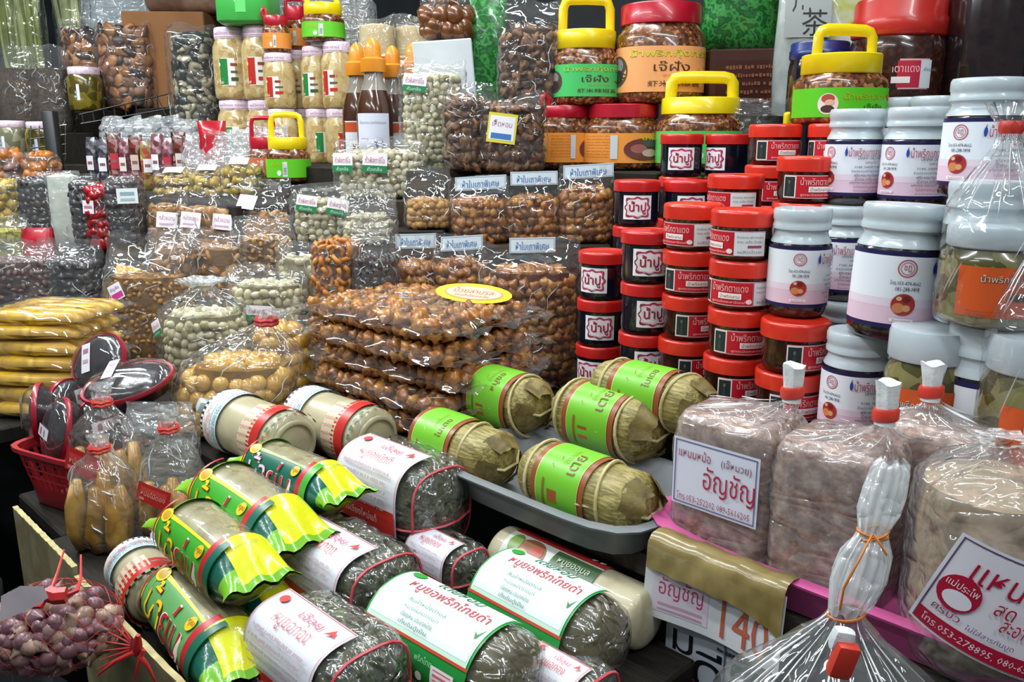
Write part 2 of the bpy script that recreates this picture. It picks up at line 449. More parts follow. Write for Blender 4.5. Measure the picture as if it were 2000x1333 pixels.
# ------------------------------------------------------------------ pillow packs lying flat
def pillow_fn(L, W, T):
    def f(x, y, top=True, s=1):
        k = max(0, (1-abs(x)**3.2))*max(0, (1-abs(y)**3.2))
        z = T*.5*k**.55
        return Vector((x*L/2, y*W/2, T*.5 + (z if top else -z)*s))
    return f
def pillow(name, label, loc, L, W, T, rotz, piece=None, size=.022, core=None, seed=1, group=None, filmm=None, cat='pack', pname='piece', rot=None, edge=.045, nfilm=26, sideonly=False, limit=300, wr=.004):
    rng = random.Random(seed*13+1)
    t = thing(name, label, cat, loc, rot or (0, 0, rotz), group)
    f = pillow_fn(L, W, T)
    n = 14
    def surf(top, s, ex, nn, wob):
        R = []
        for i in range(nn+1):
            x = -1+2*i/nn; row = []
            for j in range(nn+1):
                y = -1+2*j/nn; p = f(x, y, top, s)
                p.x *= ex; p.y *= ex
                if wob:
                    d = wob*(1-2.4*abs(nz(p, 22, seed+(3 if top else 9)))) + wob*.6*nz(p, 48, seed)
                    p.z += d*(1.3 if top else .3)*(.4+.6*(1-max(abs(x), abs(y))**6))
                    e = max(abs(x), abs(y))
                    if e > .9: p.z += .006*math.sin(x*11+y*7+seed)*(e-.9)*10
                row.append(tuple(p))
            R.append(row)
        return grid(R, False)
    if core:
        a = surf(True, .8, .86, n, 0); b = surf(False, .95, .86, n, 0)
        V, Fc = join(a, (b[0], [tuple(reversed(q)) for q in b[1]]))
        part('filling', me('filling', V, Fc, core), t, kind=None if piece else 'stuff')
    if piece:
        pts = []; nx = int(L*.86/size/.84); ny = int(W*.86/size/.84)
        for i in range(nx):
            for j in range(ny):
                x = (-1+2*(i+.5+(j % 2)*.5)/nx)*.86; y = (-1+2*(j+.5)/ny)*.86
                ed = max(abs(x), abs(y)) > .62
                if sideonly and not (ed and (y < 0 or x > .3)): continue
                p = f(x, y, True, .8); p.z -= size*.12; p += Vector((rng.uniform(-.2, .2)*size, rng.uniform(-.2, .2)*size, rng.uniform(-.1, .15)*size))
                pts.append((p, Vector((0, 0, 1))))
                if ed and (y < -.55 or x > .6):
                    p2 = f(x, y, False, .6); pts.append((p2, Vector((0, 0, 1))))
        scatter(t, pname, piece, pts, size, rng, limit=limit)
    a = surf(True, 1.06, 1.0, nfilm, wr); b = surf(False, 1.0, 1.0, nfilm, .001)
    V, Fc = join(a, (b[0], [tuple(reversed(q)) for q in b[1]]))
    part('film', me('film', V, Fc, filmm or FILM_STIFF), t)
    out = []
    for k in range(16):
        x0, y0 = rng.uniform(-.85, .85), rng.uniform(-.95, .6); an = rng.uniform(0, PI); ll = rng.uniform(.1, .3)
        P = [f(max(-.98, min(.98, x0+ll*i/6*math.cos(an))), max(-.98, min(.98, y0+ll*i/6*math.sin(an))), True, 1.1) + Vector((0, 0, .003)) for i in range(7)]
        out.append(crease(P, rng.uniform(.0006, .0016)))
    V, Fc = join(*out); part('film_fold_glint', me('film_fold_glint', V, Fc, FOLD_GLINT, sharp=0), t, kind='stuff')
    # crimped fins at both ends
    for sx in (-1, 1):
        R = []
        for i in range(3):
            R.append([(sx*(L/2+edge*i/2), W*.5*y*(1-.03*i), T*.5+.006*math.sin(y*9+seed)*i/2+.004*math.sin(y*31)*i/2) for y in [-1+2*k/18 for k in range(19)]])
        V, Fc = grid(R, False); part('crimped_end', me('crimped_end', V, Fc, FILM_STIFF), t)
    return t, f

# ------------------------------------------------------------------ jars
LID_RED = mat('red_plastic_lid', '#c8231d', .3, '#b81a18', 30, coat=.2)
LID_ORANGE = mat('orange_red_plastic_lid', '#d8301c', .28, '#c92a18', 30, coat=.25)
LID_YEL = mat('yellow_plastic_lid', '#ecd010', .3, '#e0c408', 25, coat=.2)
LID_DRED = mat('crimson_plastic_lid', '#b3132b', .3, '#a00f26', 25, coat=.2)
LID_WHITE = mat('white_plastic_lid', '#c2ccd1', .25, '#b6c2c9', 30, coat=.3)
NAVY = mat('navy_black_paste', '#0a0e1a', .18, '#101626', 40, coat=.5)
BROWNGL = mat('dark_brown_paste_in_jar', '#38160d', .2, ['#25100a', '#4a2413'], 90, coat=.6)
DARKGL = mat('dark_relish_in_jar', '#1d0d09', .2, ['#100807', '#3b1c10'], 160, coat=.7)
def lid_profile(r, z, h): return [(r*.9, z), (r, z+.0015), (r, z+h*.80), (r*.985, z+h*.93), (r*.93, z+h), (r*.90, z+h*.96), (.3*r, z+h*.95)]
def paste_jar(label, loc, d=.085, h=.082, ang=0, group='navy paste jars with red lids'):
    t = thing('paste_jar', label, 'jar', loc, (0, 0, ang), group); r = d/2
    V, Fc = lathe([(r*.86, 0), (r*.93, .003), (r*.95, h*.1), (r*.95, h*.74)], 24)
    part('body', me('body', V, Fc, NAVY), t)
    V, Fc = lathe(lid_profile(r, h*.74, h*.255), 28); part('lid', me('lid', V, Fc, LID_RED), t)
    lw, lh = .052, h*.52
    wav = []
    pk = '#d68ab0'
    def wavy(s, col):
        P = []; n = 40
        for i in range(n):
            a = 2*PI*i/n; c, q = math.cos(a), math.sin(a); k = (c**4+q**4)**-.25
            k *= 1+.09*math.cos(a*8)
            P.append((c*k*lw*.40*s, q*k*lh*.40*s))
        return G_(P, col)
    sheet(t, cyl(r*.95, 0, h*.42), [R_(0, 0, lw, lh, '#f1ecef'), wavy(1.06, '#3b2a3e'), wavy(1.0, '#c33a63'), wavy(.86, '#efe2ea'),
          T_('น้ำปู', .0008, -.0008, lw*.56, lh*.56, '#5a2440'), T_('น้ำปู', 0, 0, lw*.56, lh*.56, '#b52340')], step=.0035)
    return t
def tub(label, loc, d=.09, h=.0685, ang=0, group='chili paste tubs with orange-red lids', white=False):
    t = thing('chili_paste_tub', label, 'tub', loc, (0, 0, ang), group); r = d/2
    V, Fc = lathe([(r*.80, 0), (r*.88, .003), (r*.93, h*.2), (r*.94, h*.66), (r*.97, h*.70)], 24)
    part('body', me('body', V, Fc, BROWNGL), t)
    V, Fc = lathe(lid_profile(r, h*.66, h*.34), 28); part('lid', me('lid', V, Fc, LID_ORANGE), t)
    lh = h*.50
    el = [R_(.012, 0, .128, lh, '#d9a2a8'), R_(.0, 0, .066, lh*.9, '#c4182a'),
          R_(-.042, 0, .020, lh*.94, '#efe6e2'), R_(-.042, 0, .0165, lh*.84, '#26302f'),
          G_([(-.0455, -.36*lh), (-.040, -.36*lh), (-.0405, -.05*lh), (-.0415, .12*lh), (-.0432, .12*lh), (-.0445, -.1*lh)], '#36403f'),
          E_(-.0423, .20*lh, .0035, .16*lh, '#5f6a68'),
          T_('น้ำพริกตาแดง', .0005, .25*lh, .052, .34*lh, '#f0b9b4'),
          R_(.002, -.1*lh, .032, .24*lh, '#f3e9e6'), T_('น้ำพริกลาบ', .002, -.1*lh, .027, .15*lh, '#a1545c'),
          T_('สูตรเมืองเหนือแท้', 0, -.34*lh, .05, .13*lh, '#f2c9c2'), E_(.028, -.3*lh, .008, .2*lh, '#f1dede'),
          R_(.054, 0, .040, lh*.92, '#dcdfe1'), T_('ส่วนประกอบ พริก กระเทียม', .054, .28*lh, .034, .13*lh, '#85888c'), T_('หอม เกลือ น้ำปลา', .054, .1*lh, .032, .13*lh, '#8d8f93'),
          R_(.06, -.1*lh, .018, .1*lh, '#a83a52'), T_('ผลิตโดย', .054, -.3*lh, .03, .13*lh, '#8d8f93')]
    sheet(t, cyl(r*.945, 0, h*.36), el, step=.0035)
    return t
def white_jar(label, loc, d=.08, h=.137, ang=0, rot=None, group='relish jars with white lids'):
    t = thing('relish_jar', label, 'jar', loc, rot or (0, 0, ang), group); r = d/2
    V, Fc = lathe([(r*.88, 0), (r*.97, .004), (r, h*.08), (r, h*.62), (r*.97, h*.68), (r*.86, h*.73)], 28)
    part('body', me('body', V, Fc, DARKGL), t)
    zl = h*.70
    V, Fc = lathe([(r*.985, zl-h*.012), (r*.97, zl+.001), (r*.90, zl+h*.045), (r*.86, zl+h*.08), (r*.88, zl+h*.10), (r*.95, zl+h*.115), (r*.95, zl+h*.15), (r*.925, zl+h*.165), (r*.925, zl+h*.19), (r*.95, zl+h*.205), (r*.95, zl+h*.275), (r*.91, zl+h*.30), (r*.3, zl+h*.298)], 30)
    part('lid', me('lid', V, Fc, LID_WHITE), t)
    lh = h*.50; z0 = h*.385; lw = 2*PI*r*.80; u0 = r*1.0
    el = [R_(u0*.35, 0, lw, lh*1.14, '#1d1a4e'), R_(u0*.35, 0, lw*.985, lh, '#e9eef6'), R_(u0*.35, -.36*lh, lw*.985, lh*.28, '#e3c4d6'), R_(u0*.35, -.18*lh, lw*.985, lh*.12, '#e6d6e4'),
          O_(-.5*r, .33*lh, .42*r, .42*r, .03*r, '#bb5a68'), O_(-.5*r, .33*lh, .30*r, .30*r, .02*r, '#c77884'), T_('ชฎ', -.5*r, .33*lh, .16*r, .16*r, '#b04a58'),
          T_('โทร.053-474-8662', -.5*r, .12*lh, .66*r, .065*lh, '#23283a'), T_('081-288-9898', -.45*r, .03*lh, .52*r, .065*lh, '#23283a'),
          E_(-.5*r, -.20*lh, .52*r, .52*r, '#a8322e'), E_(-.60*r, -.25*lh, .26*r, .24*r, '#d2834f'), E_(-.43*r, -.25*lh, .18*r, .16*r, '#d99a6a'), E_(-.45*r, -.12*lh, .18*r, .16*r, '#7d1a20'), E_(-.6*r, -.11*lh, .12*r, .1*r, '#e0b48a'),
          R_(-.5*r, -.43*lh, .5*r, .05*lh, '#f4eef2'), T_('สินค้าโอทอป', -.5*r, -.43*lh, .38*r, .035*lh, '#c06a80'),
          E_(.12*r, .335*lh, .09*r, .16*lh, '#2b49a0'), G_([(.10*r, .40*lh), (.14*r, .40*lh), (.13*r, .47*lh)], '#2b49a0'),
          T_('น้ำพริกแกงลานนา', .86*r, .35*lh, 1.30*r, .20*lh, '#b0365a'),
          T_('LANNA CHILI PASTE', .95*r, .22*lh, .9*r, .06*lh, '#3a3f53'), T_('รสหมู-กุ้ง', .95*r, .13*lh, .42*r, .09*lh, '#b0365a'),
          T_('PORK, SHRIMP FLAVOR', .92*r, .03*lh, 1.0*r, .055*lh, '#2c3248'), T_('ส่วนประกอบสำคัญโดยประมาณ', .9*r, -.05*lh, 1.15*r, .07*lh, '#33385a'),
          T_('พริก หอม กระเทียม กะปิ', .9*r, -.13*lh, .95*r, .07*lh, '#33385a'), T_('น้ำตาล เกลือ มะขาม', .9*r, -.21*lh, .9*r, .07*lh, '#45345a'), T_('ผลิตโดย กลุ่มแม่บ้าน เชียงใหม่', .9*r, -.29*lh, 1.2*r, .07*lh, '#45345a'),
          T_('ไม่ใส่สารกันบูดทุกชนิด', .9*r, -.38*lh, .95*r, .07*lh, '#b5305a'), T_('น้ำหนักสุทธิ 200 กรัม', .9*r, -.46*lh, .95*r, .045*lh, '#8a3060')]
    sheet(t, cyl(r, 0, z0), el, step=.004, lift=.0003)
    return t
def handle_jar(label, loc, d, h, lidm, lab, content, ang=0, strap='up', hh=.035, lidh=.17, group=None, elems=None, sq=2.6):
    t = thing('handled_jar', label, 'jar', loc, (0, 0, ang), group); r = d/2
    zs = h*(1-lidh)
    V, Fc = lathe([(r*.85, 0), (r*.95, .004), (r, h*.07), (r, zs*.80), (r*.97, zs*.87), (r*.86, zs*.95), (r*.82, zs)], 32, sq=sq)
    part('body', me('body', V, Fc, content), t)
    rl = r*.90
    pr = [(rl*.97, zs-.002), (rl, zs), (rl, h*.985), (rl*.97, h), (rl*.4, h*.998)]
    V, Fc = lathe(pr, 40); V = [((x*(1+.006*(i % 2)), y*(1+.006*(i % 2)), z)) for i, (x, y, z) in enumerate(V)]
    lo = part('lid', me('lid', V, Fc, lidm), t)
    if strap == 'up':
        P = [(-rl*.80, -rl*.1, h*.97), (-rl*.78, -rl*.1, h+hh*.72), (-rl*.70, -rl*.1, h+hh*.93), (-rl*.55, -rl*.1, h+hh), (0, -rl*.1, h+hh*1.02), (rl*.55, -rl*.1, h+hh), (rl*.70, -rl*.1, h+hh*.93), (rl*.78, -rl*.1, h+hh*.72), (rl*.80, -rl*.1, h*.97)]
        V, Fc = tube(P, r*.085, 8, flat=1.6)
    elif strap == 'fold':
        P = [(-rl*.9, -rl*.2, h*.93), (-rl*1.04, -rl*.22, h*1.02), (-rl*1.02, -rl*.22, h+hh*.5), (-rl*.86, -rl*.2, h+hh*.62), (-rl*.74, -rl*.2, h+hh*.4), (-rl*.72, -rl*.2, h*.98)]
        V, Fc = tube(P, r*.07, 8, flat=1.8)
    if strap: part('handle', me('handle', V, Fc, lidm), t)
    lh = zs*.56; lw = 2*PI*r*.62
    def mp(u, v, off):
        a = u/r; c, s = math.cos(a), math.sin(a); kk = (abs(c)**sq+abs(s)**sq)**(-1/sq); R = (r+off)*kk*1.004
        return (R*s, -R*c, zs*.42+v)
    sheet(t, mp, elems(lw, lh, lab), step=.005)
    return t
def el_chili(lw, lh, col):
    k = '#c9d81e' if col != '#49c268' else '#b9c832'
    dk = '#4a2c16'
    return [R_(0, 0, lw, lh, col), E_(-.30*lw, -.03*lh, .17*lw, .70*lh, '#58423c'), E_(-.31*lw, .10*lh, .12*lw, .34*lh, '#8f8d8c'), E_(-.30*lw, -.14*lh, .10*lw, .30*lh, '#3a3133'),
            T_('น้ำพริกกุ้งกรอบ', .06*lw, .32*lh, .52*lw, .20*lh, '#7a7a12'), T_('น้ำพริกกุ้งกรอบ', .06*lw, .33*lh, .52*lw, .20*lh, k),
            T_('เจ๊ฝั่ง', .03*lw, .06*lh, .20*lw, .22*lh, dk), T_('虾米辣椒酱', .05*lw, -.32*lh, .30*lw, .13*lh, dk),
            G_([(.18*lw, -.02*lh), (.26*lw, .05*lh), (.29*lw, .04*lh), (.22*lw, -.05*lh)], '#c8561e'),
            T_('สูตรโบราณ', .06*lw, -.14*lh, .16*lw, .07*lh, '#b8862a'), R_(.36*lw, .0*lh, .1*lw, .5*lh, '#c2c6c4'), T_('สูตร', .36*lw, 0, .07*lw, .3*lh, '#4b4440')]
def el_back(lw, lh, col):
    e = [R_(0, 0, lw, lh, col)]
    for i in range(8):
        e.append(T_(['ส่วนประกอบ กุ้ง', 'พริก กระเทียม หอม', 'น้ำตาล เกลือ น้ำมัน', 'ไม่ใส่วัตถุกันเสีย'][i % 4], -.13*lw, (.40-.1*i)*lh, .16*lw, .05*lh, '#9c4a1c'))
    e += [R_(-.02*lw, .03*lh, .045*lw, .8*lh, '#c8cdd2'), E_(.17*lw, -.04*lh, .26*lw, .74*lh, '#6b3a36'), E_(.13*lw, -.02*lh, .10*lw, .3*lh, '#a0605a'), E_(.20*lw, -.16*lh, .1*lw, .26*lh, '#c9a29b'), E_(.21*lw, .16*lh, .11*lw, .24*lh, '#4f4b4e'),
          T_('น้ำพริกกุ้ง', .26*lw, .32*lh, .22*lw, .18*lh, '#c2c81e')]
    return e
def el_green(lw, lh, col):
    return [R_(0, 0, lw, lh, col), E_(-.20*lw, -.05*lh, .11*lw, .72*lh, '#e8d6cf'), E_(-.20*lw, .13*lh, .07*lw, .3*lh, '#b14a3e'), E_(-.20*lw, -.22*lh, .07*lw, .26*lh, '#4a2f30'), E_(-.19*lw, .0*lh, .05*lw, .2*lh, '#d9b38f'),
            T_('น้ำพริกลาบ', .02*lw, .22*lh, .28*lw, .24*lh, '#b7a812'), E_(.19*lw, .2*lh, .045*lw, .2*lh, '#d06a18'), T_('เจ๊ฝั่ง', .06*lw, -.14*lh, .12*lw, .2*lh, '#1f4c12')]
def el_plain(lw, lh, col):
    return [R_(0, 0, lw, lh, col), R_(.02*lw, -.05*lh, .055*lw, .8*lh, '#cfd8d2'), T_('น้ำพริก', .02*lw, -.05*lh, .04*lw, .6*lh, '#3f4a46', PI/2*0), T_('พริกลาบ', -.09*lw, .22*lh, .12*lw, .2*lh, '#c8b814'), E_(-.05*lw, -.25*lh, .05*lw, .3*lh, '#e2efdc')]
CRISP = mat('crisp_chili_in_jar', '#4f2510', .25, ['#7a4420', '#2c130a', '#a9764a'], 170, tex='cells', coat=.6, mix=(.2, .8))

# ------------------------------------------------------------------ rolls lying along their own x axis
def roll_mesh(L, ry, rz, p=2.2, rnd=.25, n=28, m=16, wr=0, seed=0, zc=None, sc=40):
    zc = rz if zc is None else zc; R = []
    e0 = rnd*rz; xs = [-L/2+e0*(1-math.cos(PI/2*i/6))*1.0 if i < 6 else 0 for i in range(6)]
    xs += [-L/2+e0+(L-2*e0)*i/m for i in range(m+1)] + [-v for v in reversed(xs)]
    for x in xs:
        e = (abs(x)-(L/2-rnd*rz))/(rnd*rz); k = 1 if e <= 0 else (max(0, 1-min(e, 1)**2.6))**.5
        k = max(k, .18)
        ring = []
        for j in range(n):
            a = 2*PI*j/n; c, s = math.cos(a), math.sin(a); kk = (abs(c)**p+abs(s)**p)**(-1/p)
            q = k*(1 + (wr*(nz((x, c*ry, s*rz), sc, seed)) if wr else 0))
            ring.append((x, ry*c*kk*q, zc + rz*s*kk*q))
        R.append(ring)
    return grid(R, True, True, True)

# ================================================================== THE SETTING
L_ = Vector((-.7071, .7071, 0)); Q_ = Vector((.7071, .7071, 0))     # along the stall (away), and from the aisle to its back
def sq(s, q, z=0): return L_*s + Q_*q + Vector((0, 0, z))
A45 = math.radians(-45)
CONC = mat('dark_concrete', '#2b2c2e', .8, '#1c1d1f', 6, bump=.3, bscale=30)
V, Fc = rbox(9, 9, .05, 0, z0=-.05, cx=0, cy=2); solo('floor', me('floor', V, Fc, CONC, smooth=False), None, None, kind='structure')
WALLM = mat('grimy_dark_wall', '#34373a', .8, '#232629', 3)
def stallbox(name, s0, s1, q0, q1, z0, z1, m, label=None, cat=None, kind=None, bev=.003):
    V, Fc = rbox(s1-s0, q1-q0, z1-z0, bev, 1)
    c = sq((s0+s1)/2, (q0+q1)/2, z0)
    return solo(name, me(name, V, Fc, m, smooth=False), label, cat, c, (0, 0, math.radians(135)), kind=kind)
stallbox('wall_back', -2.5, 4.5, 2.35, 2.45, 0, 3.0, WALLM, kind='structure', bev=0)
stallbox('wall_left', 4.3, 4.4, -2.0, 2.4, 0, 3.0, mat('far_hall_darkness', '#3a4044', .9, '#202528', 2), kind='structure', bev=0)
TZ = .93
WOOD = mat('worn_grey_wood', '#4b4640', .7, ['#37332f', '#5d564c'], 14, stretch=(2, 30, 2), bump=.2, bscale=60)
DWOOD = mat('dark_stained_wood', '#1c1815', .75, '#28221d', 14, stretch=(2, 30, 2), spec=.2)
tb = thing('display_table', 'long dark wooden stall table carrying all the food', 'table', sq(0, 0, 0))
def tpart(name, s0, s1, q0, q1, z0, z1, m):
    V, Fc = rbox(s1-s0, q1-q0, z1-z0, .003, 1); c = sq((s0+s1)/2, (q0+q1)/2, z0)
    return part(name, me(name, V, Fc, m, smooth=False), tb, c, (0, 0, math.radians(135)))
TF = .84                                                    # the lower trough along the aisle that holds the sausages
tpart('tabletop', -.75, .98, .742, 1.75, TZ-.03, TZ-.002, WOOD)
tpart('tabletop', .98, 1.55, .53, 1.75, TZ-.03, TZ-.002, DWOOD)
tpart('tabletop', 1.55, 3.9, .30, 1.75, TZ-.03, TZ-.002, DWOOD)
tpart('trough_board', .44, .979, .285, .74, TF-.025, TF-.002, DWOOD)
tpart('trough_board', .981, 1.259, .285, .528, TF-.025, TF-.002, DWOOD)
tpart('trough_board', 1.261, 1.47, .335, .528, TF-.025, TF-.002, DWOOD)
SKIRT = mat('dark_grey_tarpaulin', '#3a3d42', .55, ['#2a2c30', '#4a4e54'], 5, bump=.5, bscale=12, stretch=(1, 1, .25), bdist=.01)
R = []
for i in range(3):
    z = [0, .45, TF-.03][i]
    R.append([tuple(sq(.44+3.3*j/120, .240+.010*math.sin(j*.9)+.015*(1-i/2)*math.sin(j*.43), z)) for j in range(121)])
V, Fc = grid(R, False); part('skirt', me('skirt', V, Fc, SKIRT), tb)
for s in (-.65, 1.4, 3.4): tpart('leg', s, s+.06, 1.5, 1.56, 0, TZ-.03, DWOOD)
def riser(label, s0, s1, q0, q1, z, m=None):
    return stallbox('display_riser', s0, s1, q0, q1, TZ, z-.001, m or DWOOD, label, 'riser')
def bounds(pts, pad=.05):
    ss = [p.dot(L_) for p in pts]; qs = [p.dot(Q_) for p in pts]
    return min(ss)-pad, max(ss)+pad, min(qs)-pad, max(qs)+pad

# ================================================================== RED AND NAVY STACKS
HN, HT = .082, .0685
ZR, ZB = 1.03, 1.08
cols = []
def navy_col(px, D, z, n, angs, where, first=0):
    p = atD(px, D, z)
    for i in range(n):
        k = n-i
        lv = {1: 'topmost', 2: 'second from top', 3: 'third from top', 4: 'fourth from top'}[k]
        paste_jar(f'navy paste jar with red lid, {lv} in the stack {where}', p+Vector((0.001*((i*7) % 3-1), 0, i*HN+.0003*i)), ang=angs[i % len(angs)])
    cols.append(p); return p
face = lambda p: math.atan2(p.x, p.y)*-1
n1 = navy_col(1170, 1.52, .965, 3, [-.65, -.15, -.55], 'beside the plum bags')
n2 = navy_col(1252, 1.42, TZ, 4, [0, .12, .12, -.05], 'touching the red tubs')
nB = [atD(1236, 1.60, ZB), atD(1330, 1.59, ZB), atD(1318, 1.74, ZB), atD(1403, 1.72, ZB)]
for p, n, a, wh in ((nB[0], 3, -.1, 'behind the shorter navy stacks'), (nB[1], 3, .05, 'next to the white-labelled tub'), (nB[2], 4, -.2, 'under the yellow handle'), (nB[3], 4, -.95, 'with labels turned aside')):
    for i in range(n):
        lv = {1: 'top', 2: 'second', 3: 'third', 4: 'fourth'}[n-i]
        paste_jar(f'navy paste jar with red lid, {lv} in the rear stack {wh}', p+Vector((0, 0, i*HN+.0003*i)), ang=a)
def tub_col(p, n, angs, where):
    for i in range(n):
        lv = {1: 'top', 2: 'second', 3: 'third', 4: 'fourth', 5: 'fifth'}[n-i]
        tub(f'orange-red lidded chili paste tub, {lv} in the stack {where}', p+Vector((.0015*((i*5) % 3-1), .001*((i*3) % 3-1), i*HT+.0003*i)), ang=angs[i % len(angs)])
r1 = atD(1340, 1.34, ZR); tub_col(r1, 4, [.75, .50, -.05, -.95], 'next to the navy jars')
r2 = atD(1432, 1.235, ZR); tub_col(r2, 4, [.45, .12, -.65, -1.30], 'between two other front stacks')
r3 = atD(1537, 1.155, ZR); tub_col(r3, 2, [.35, .70], 'under a white-lidded jar')
r4 = atD(1420, 1.43, ZB-.011); tub_col(r4, 4, [-1.2], 'behind the front tubs')
r5 = atD(1542, 1.36, ZR); tub_col(r5, 5, [.1], 'just behind the white-lidded jar')
r6 = atD(1487, 1.55, ZB); tub_col(r6, 5, [.2], 'at the back by the black bottle')
r7 = atD(1598, 1.50, ZB); tub_col(r7, 5, [-.4], 'under the tall yellow handle')
# white-lidded relish jars
HW = .137
def wj(px, D, z, where, ang, d=.08, h=HW, rot=None): 
    p = atD(px, D, z); white_jar(f'dark relish jar with white lid {where}', p, d, h, ang, rot); return p
W = []
W.append(wj(1553, 1.155, ZR+2*HT+.001, 'standing on two red tubs', .20, .079, .142))
a_ = wj(1640, 1.27, ZR, 'at the foot of the column beside the red tubs', -.2)
wj(1640, 1.27, ZR+HW, 'half hidden between two nearer white-lidded jars', -.9)
wj(1660, 1.27, ZR+2*HW+.0005, 'topping the column, beside the green-labelled jar', -.75, .082)
a2 = wj(1660, 1.085, ZR, 'low behind the pork slabs, next to a red tub', -.6, .081)
wj(1735, 1.03, ZR+HW+.0005, 'larger, above the orange bagged jar', .34, .099, .158, rot=(0, .04, .28))
a3 = wj(1776, 1.20, ZR, 'at the foot of the rear column', 0)
wj(1776, 1.20, ZR+HW, 'in the middle of the rear column', .3)
wj(1776, 1.20, ZR+2*HW+.0005, 'topping the column in front of the big red-lidded jar', -.75, .086)
a4 = wj(1905, 1.05, ZR, 'at the foot of the column beneath the raised jar', 0, .09, .15)
wj(1905, 1.05, ZR+.15, 'under the raised jar, beside the bag neck', 1.1, .09, .15)
wj(1904, 1.05, ZR+.30, 'highest of all, before the huge dark jar', -.55, .088, .14)
a5 = wj(2010, 1.08, ZR, 'at the foot of the column at the picture edge', 0, .085)
wj(2010, 1.08, ZR+HW, 'in the middle of the column at the picture edge', 0, .085)
wj(2010, 1.08, ZR+2*HW+.0005, 'topping the column at the picture edge', .75, .085)
a6 = atD(1903, .93, ZR)
# a single extra jar in front whose lid shows under the bag neck
white_jar('dark relish jar whose white lid peeks out behind the twisted bag neck', atD(1900, .955, 1.205), .085, .15, .9)
mat('kraft_cardboard', '#a87f4e', .8, '#96703f', 8); white_jar('dark relish jar hidden low between the orange-labelled jars', atD(1900, .955, ZR), .088, 1.2045-ZR, .5)
ZBR = 1.34
w9 = []
for px, D, where in ((1748, 1.47, 'showing only its lid beside the yellow jar'), (1810, 1.42, 'showing only its lid before the red-lidded jar'), (1990, 1.40, 'showing only its lid below the huge dark jar')):
    w9.append(wj(px, D, ZBR-.01, where, 0))
riser('low dark wooden platform under the tubs and white-lidded jars', .27, .768, 1.0, 1.30, ZR)
riser('low dark wooden platform under the bagged jars by the picture edge', .10, .268, .975, 1.30, ZR)
riser('dark wooden block under the rear navy stacks', .80, 1.03, 1.222, 1.535, ZB)
riser('dark wooden block under the rear red tub stacks', .608, .798, 1.365, 1.535, ZB)
riser('thin board under the navy stack beside the plum bags', .885, .98, 1.10, 1.20, .965)
V, Fc = rbox(.09, .09, ZB-ZR-.012, .002, 1); solo('cardboard_carton', me('carton', V, Fc, _M['kraft_cardboard'], smooth=False), 'flat kraft carton under a rear stack of red tubs', 'box', Vector((r4.x, r4.y, ZR)))
riser('tall dark shelf block carrying the big red-lidded jars', .15, .60, 1.44, 2.1, ZBR-.01)

# ================================================================== BACK SHELF, from the big jars by the picture edge to the far end
ZS = 1.33
riser('long dark back shelf behind the jars and plum bags', .62, 1.42, 1.555, 2.1, ZS)
riser('long dark back shelf carrying bottles and honey jars', 1.44, 2.70, 1.20, 1.9, ZS)
riser('narrow dark shelf ledge under the orange-labelled jars', 1.06, 1.42, 1.49, 1.553, ZS)
# big jars at the back
def big_jar(label, p, d, h, lidm, bodym, elems=None, lidh=.14, sq_=2.3, ang=0, name='storage_jar'):
    t = thing(name, label, 'jar', p, (0, 0, ang)); r = d/2; zl = h*(1-lidh)
    V, Fc = lathe([(r*.86, 0), (r*.96, .006), (r, h*.06), (r, zl*.90), (r*.97, zl*.96), (r*.92, zl)], 32, sq=sq_)
    part('body', me('body', V, Fc, bodym), t)
    V, Fc = lathe([(r*.97, zl-.004), (r*1.02, zl), (r*1.02, zl+h*lidh*.45), (r*.985, zl+h*lidh*.52), (r*.985, zl+h*lidh*.9), (r*.94, h), (r*.3, h-.002)], 40)
    part('lid', me('lid', V, Fc, lidm), t)
    if elems: sheet(t, cyl(r*1.01, 0, zl*.72), elems, step=.01)
    return t
p = atD(1727, 1.62, ZBR-.01)
big_jar('big dark jar with red screw lid and red and white label at the back', p, wid(p, 165), hgt(p, 2), mat('red_big_lid', '#b9281f', .3, '#a82018', 20, coat=.2), BROWNGL,
        [R_(0, 0, .20, .052, '#d9a7ad'), R_(-.04, 0, .11, .046, '#b5203a'), R_(.052, 0, .085, .048, '#ccd2d8'), T_('น้ำพริกตาแดง', -.035, .011, .085, .016, '#eeb4b4'), R_(-.03, -.010, .045, .011, '#f1dfe0'), T_('ส่วนประกอบสำคัญ', .05, .008, .07, .008, '#7a7f88'), R_(.062, -.002, .022, .006, '#333844')], lidh=.2)
p = atD(1898, 1.58, ZBR-.01)
big_jar('huge dark jar of paste rising out of the picture', p, wid(p, 166), .40, mat('big_jar_lid', '#8f1f1a', .3), mat('purple_brown_paste_in_jar', '#1a1011', .15, ['#241618', '#120b0d'], 30, coat=.8))
p = atD(2022, 1.62, ZBR-.01)
big_jar('big red-labelled jar cut off by the picture edge', p, .085, .30, _M['red_big_lid'], BROWNGL, [R_(0, 0, .09, .06, '#c0392f'), R_(0, 0, .08, .03, '#e7d8d3')])
p = atD(1582, 1.72, ZS)
big_jar('tall black bottle with dark blue lid and small framed label', p, wid(p, 108), hgt(p, 84), mat('navy_blue_lid', '#1c2c74', .3, '#16235f', 20, coat=.2), NAVY, lidh=.115)
t = SC.objects.get('storage_jar.003')
sheet(t, cyl(wid(p, 108)/2*1.005, -.72, hgt(p, 145)), [R_(0, 0, .030, .050, '#efe6ea')] + FR_(0, 0, .027, .046, .002, '#6b3b4e') + [T_('น้ำปู', 0, 0, .018, .028, '#b84a6a')])
p = atD(1548, 1.60, 1.4225)
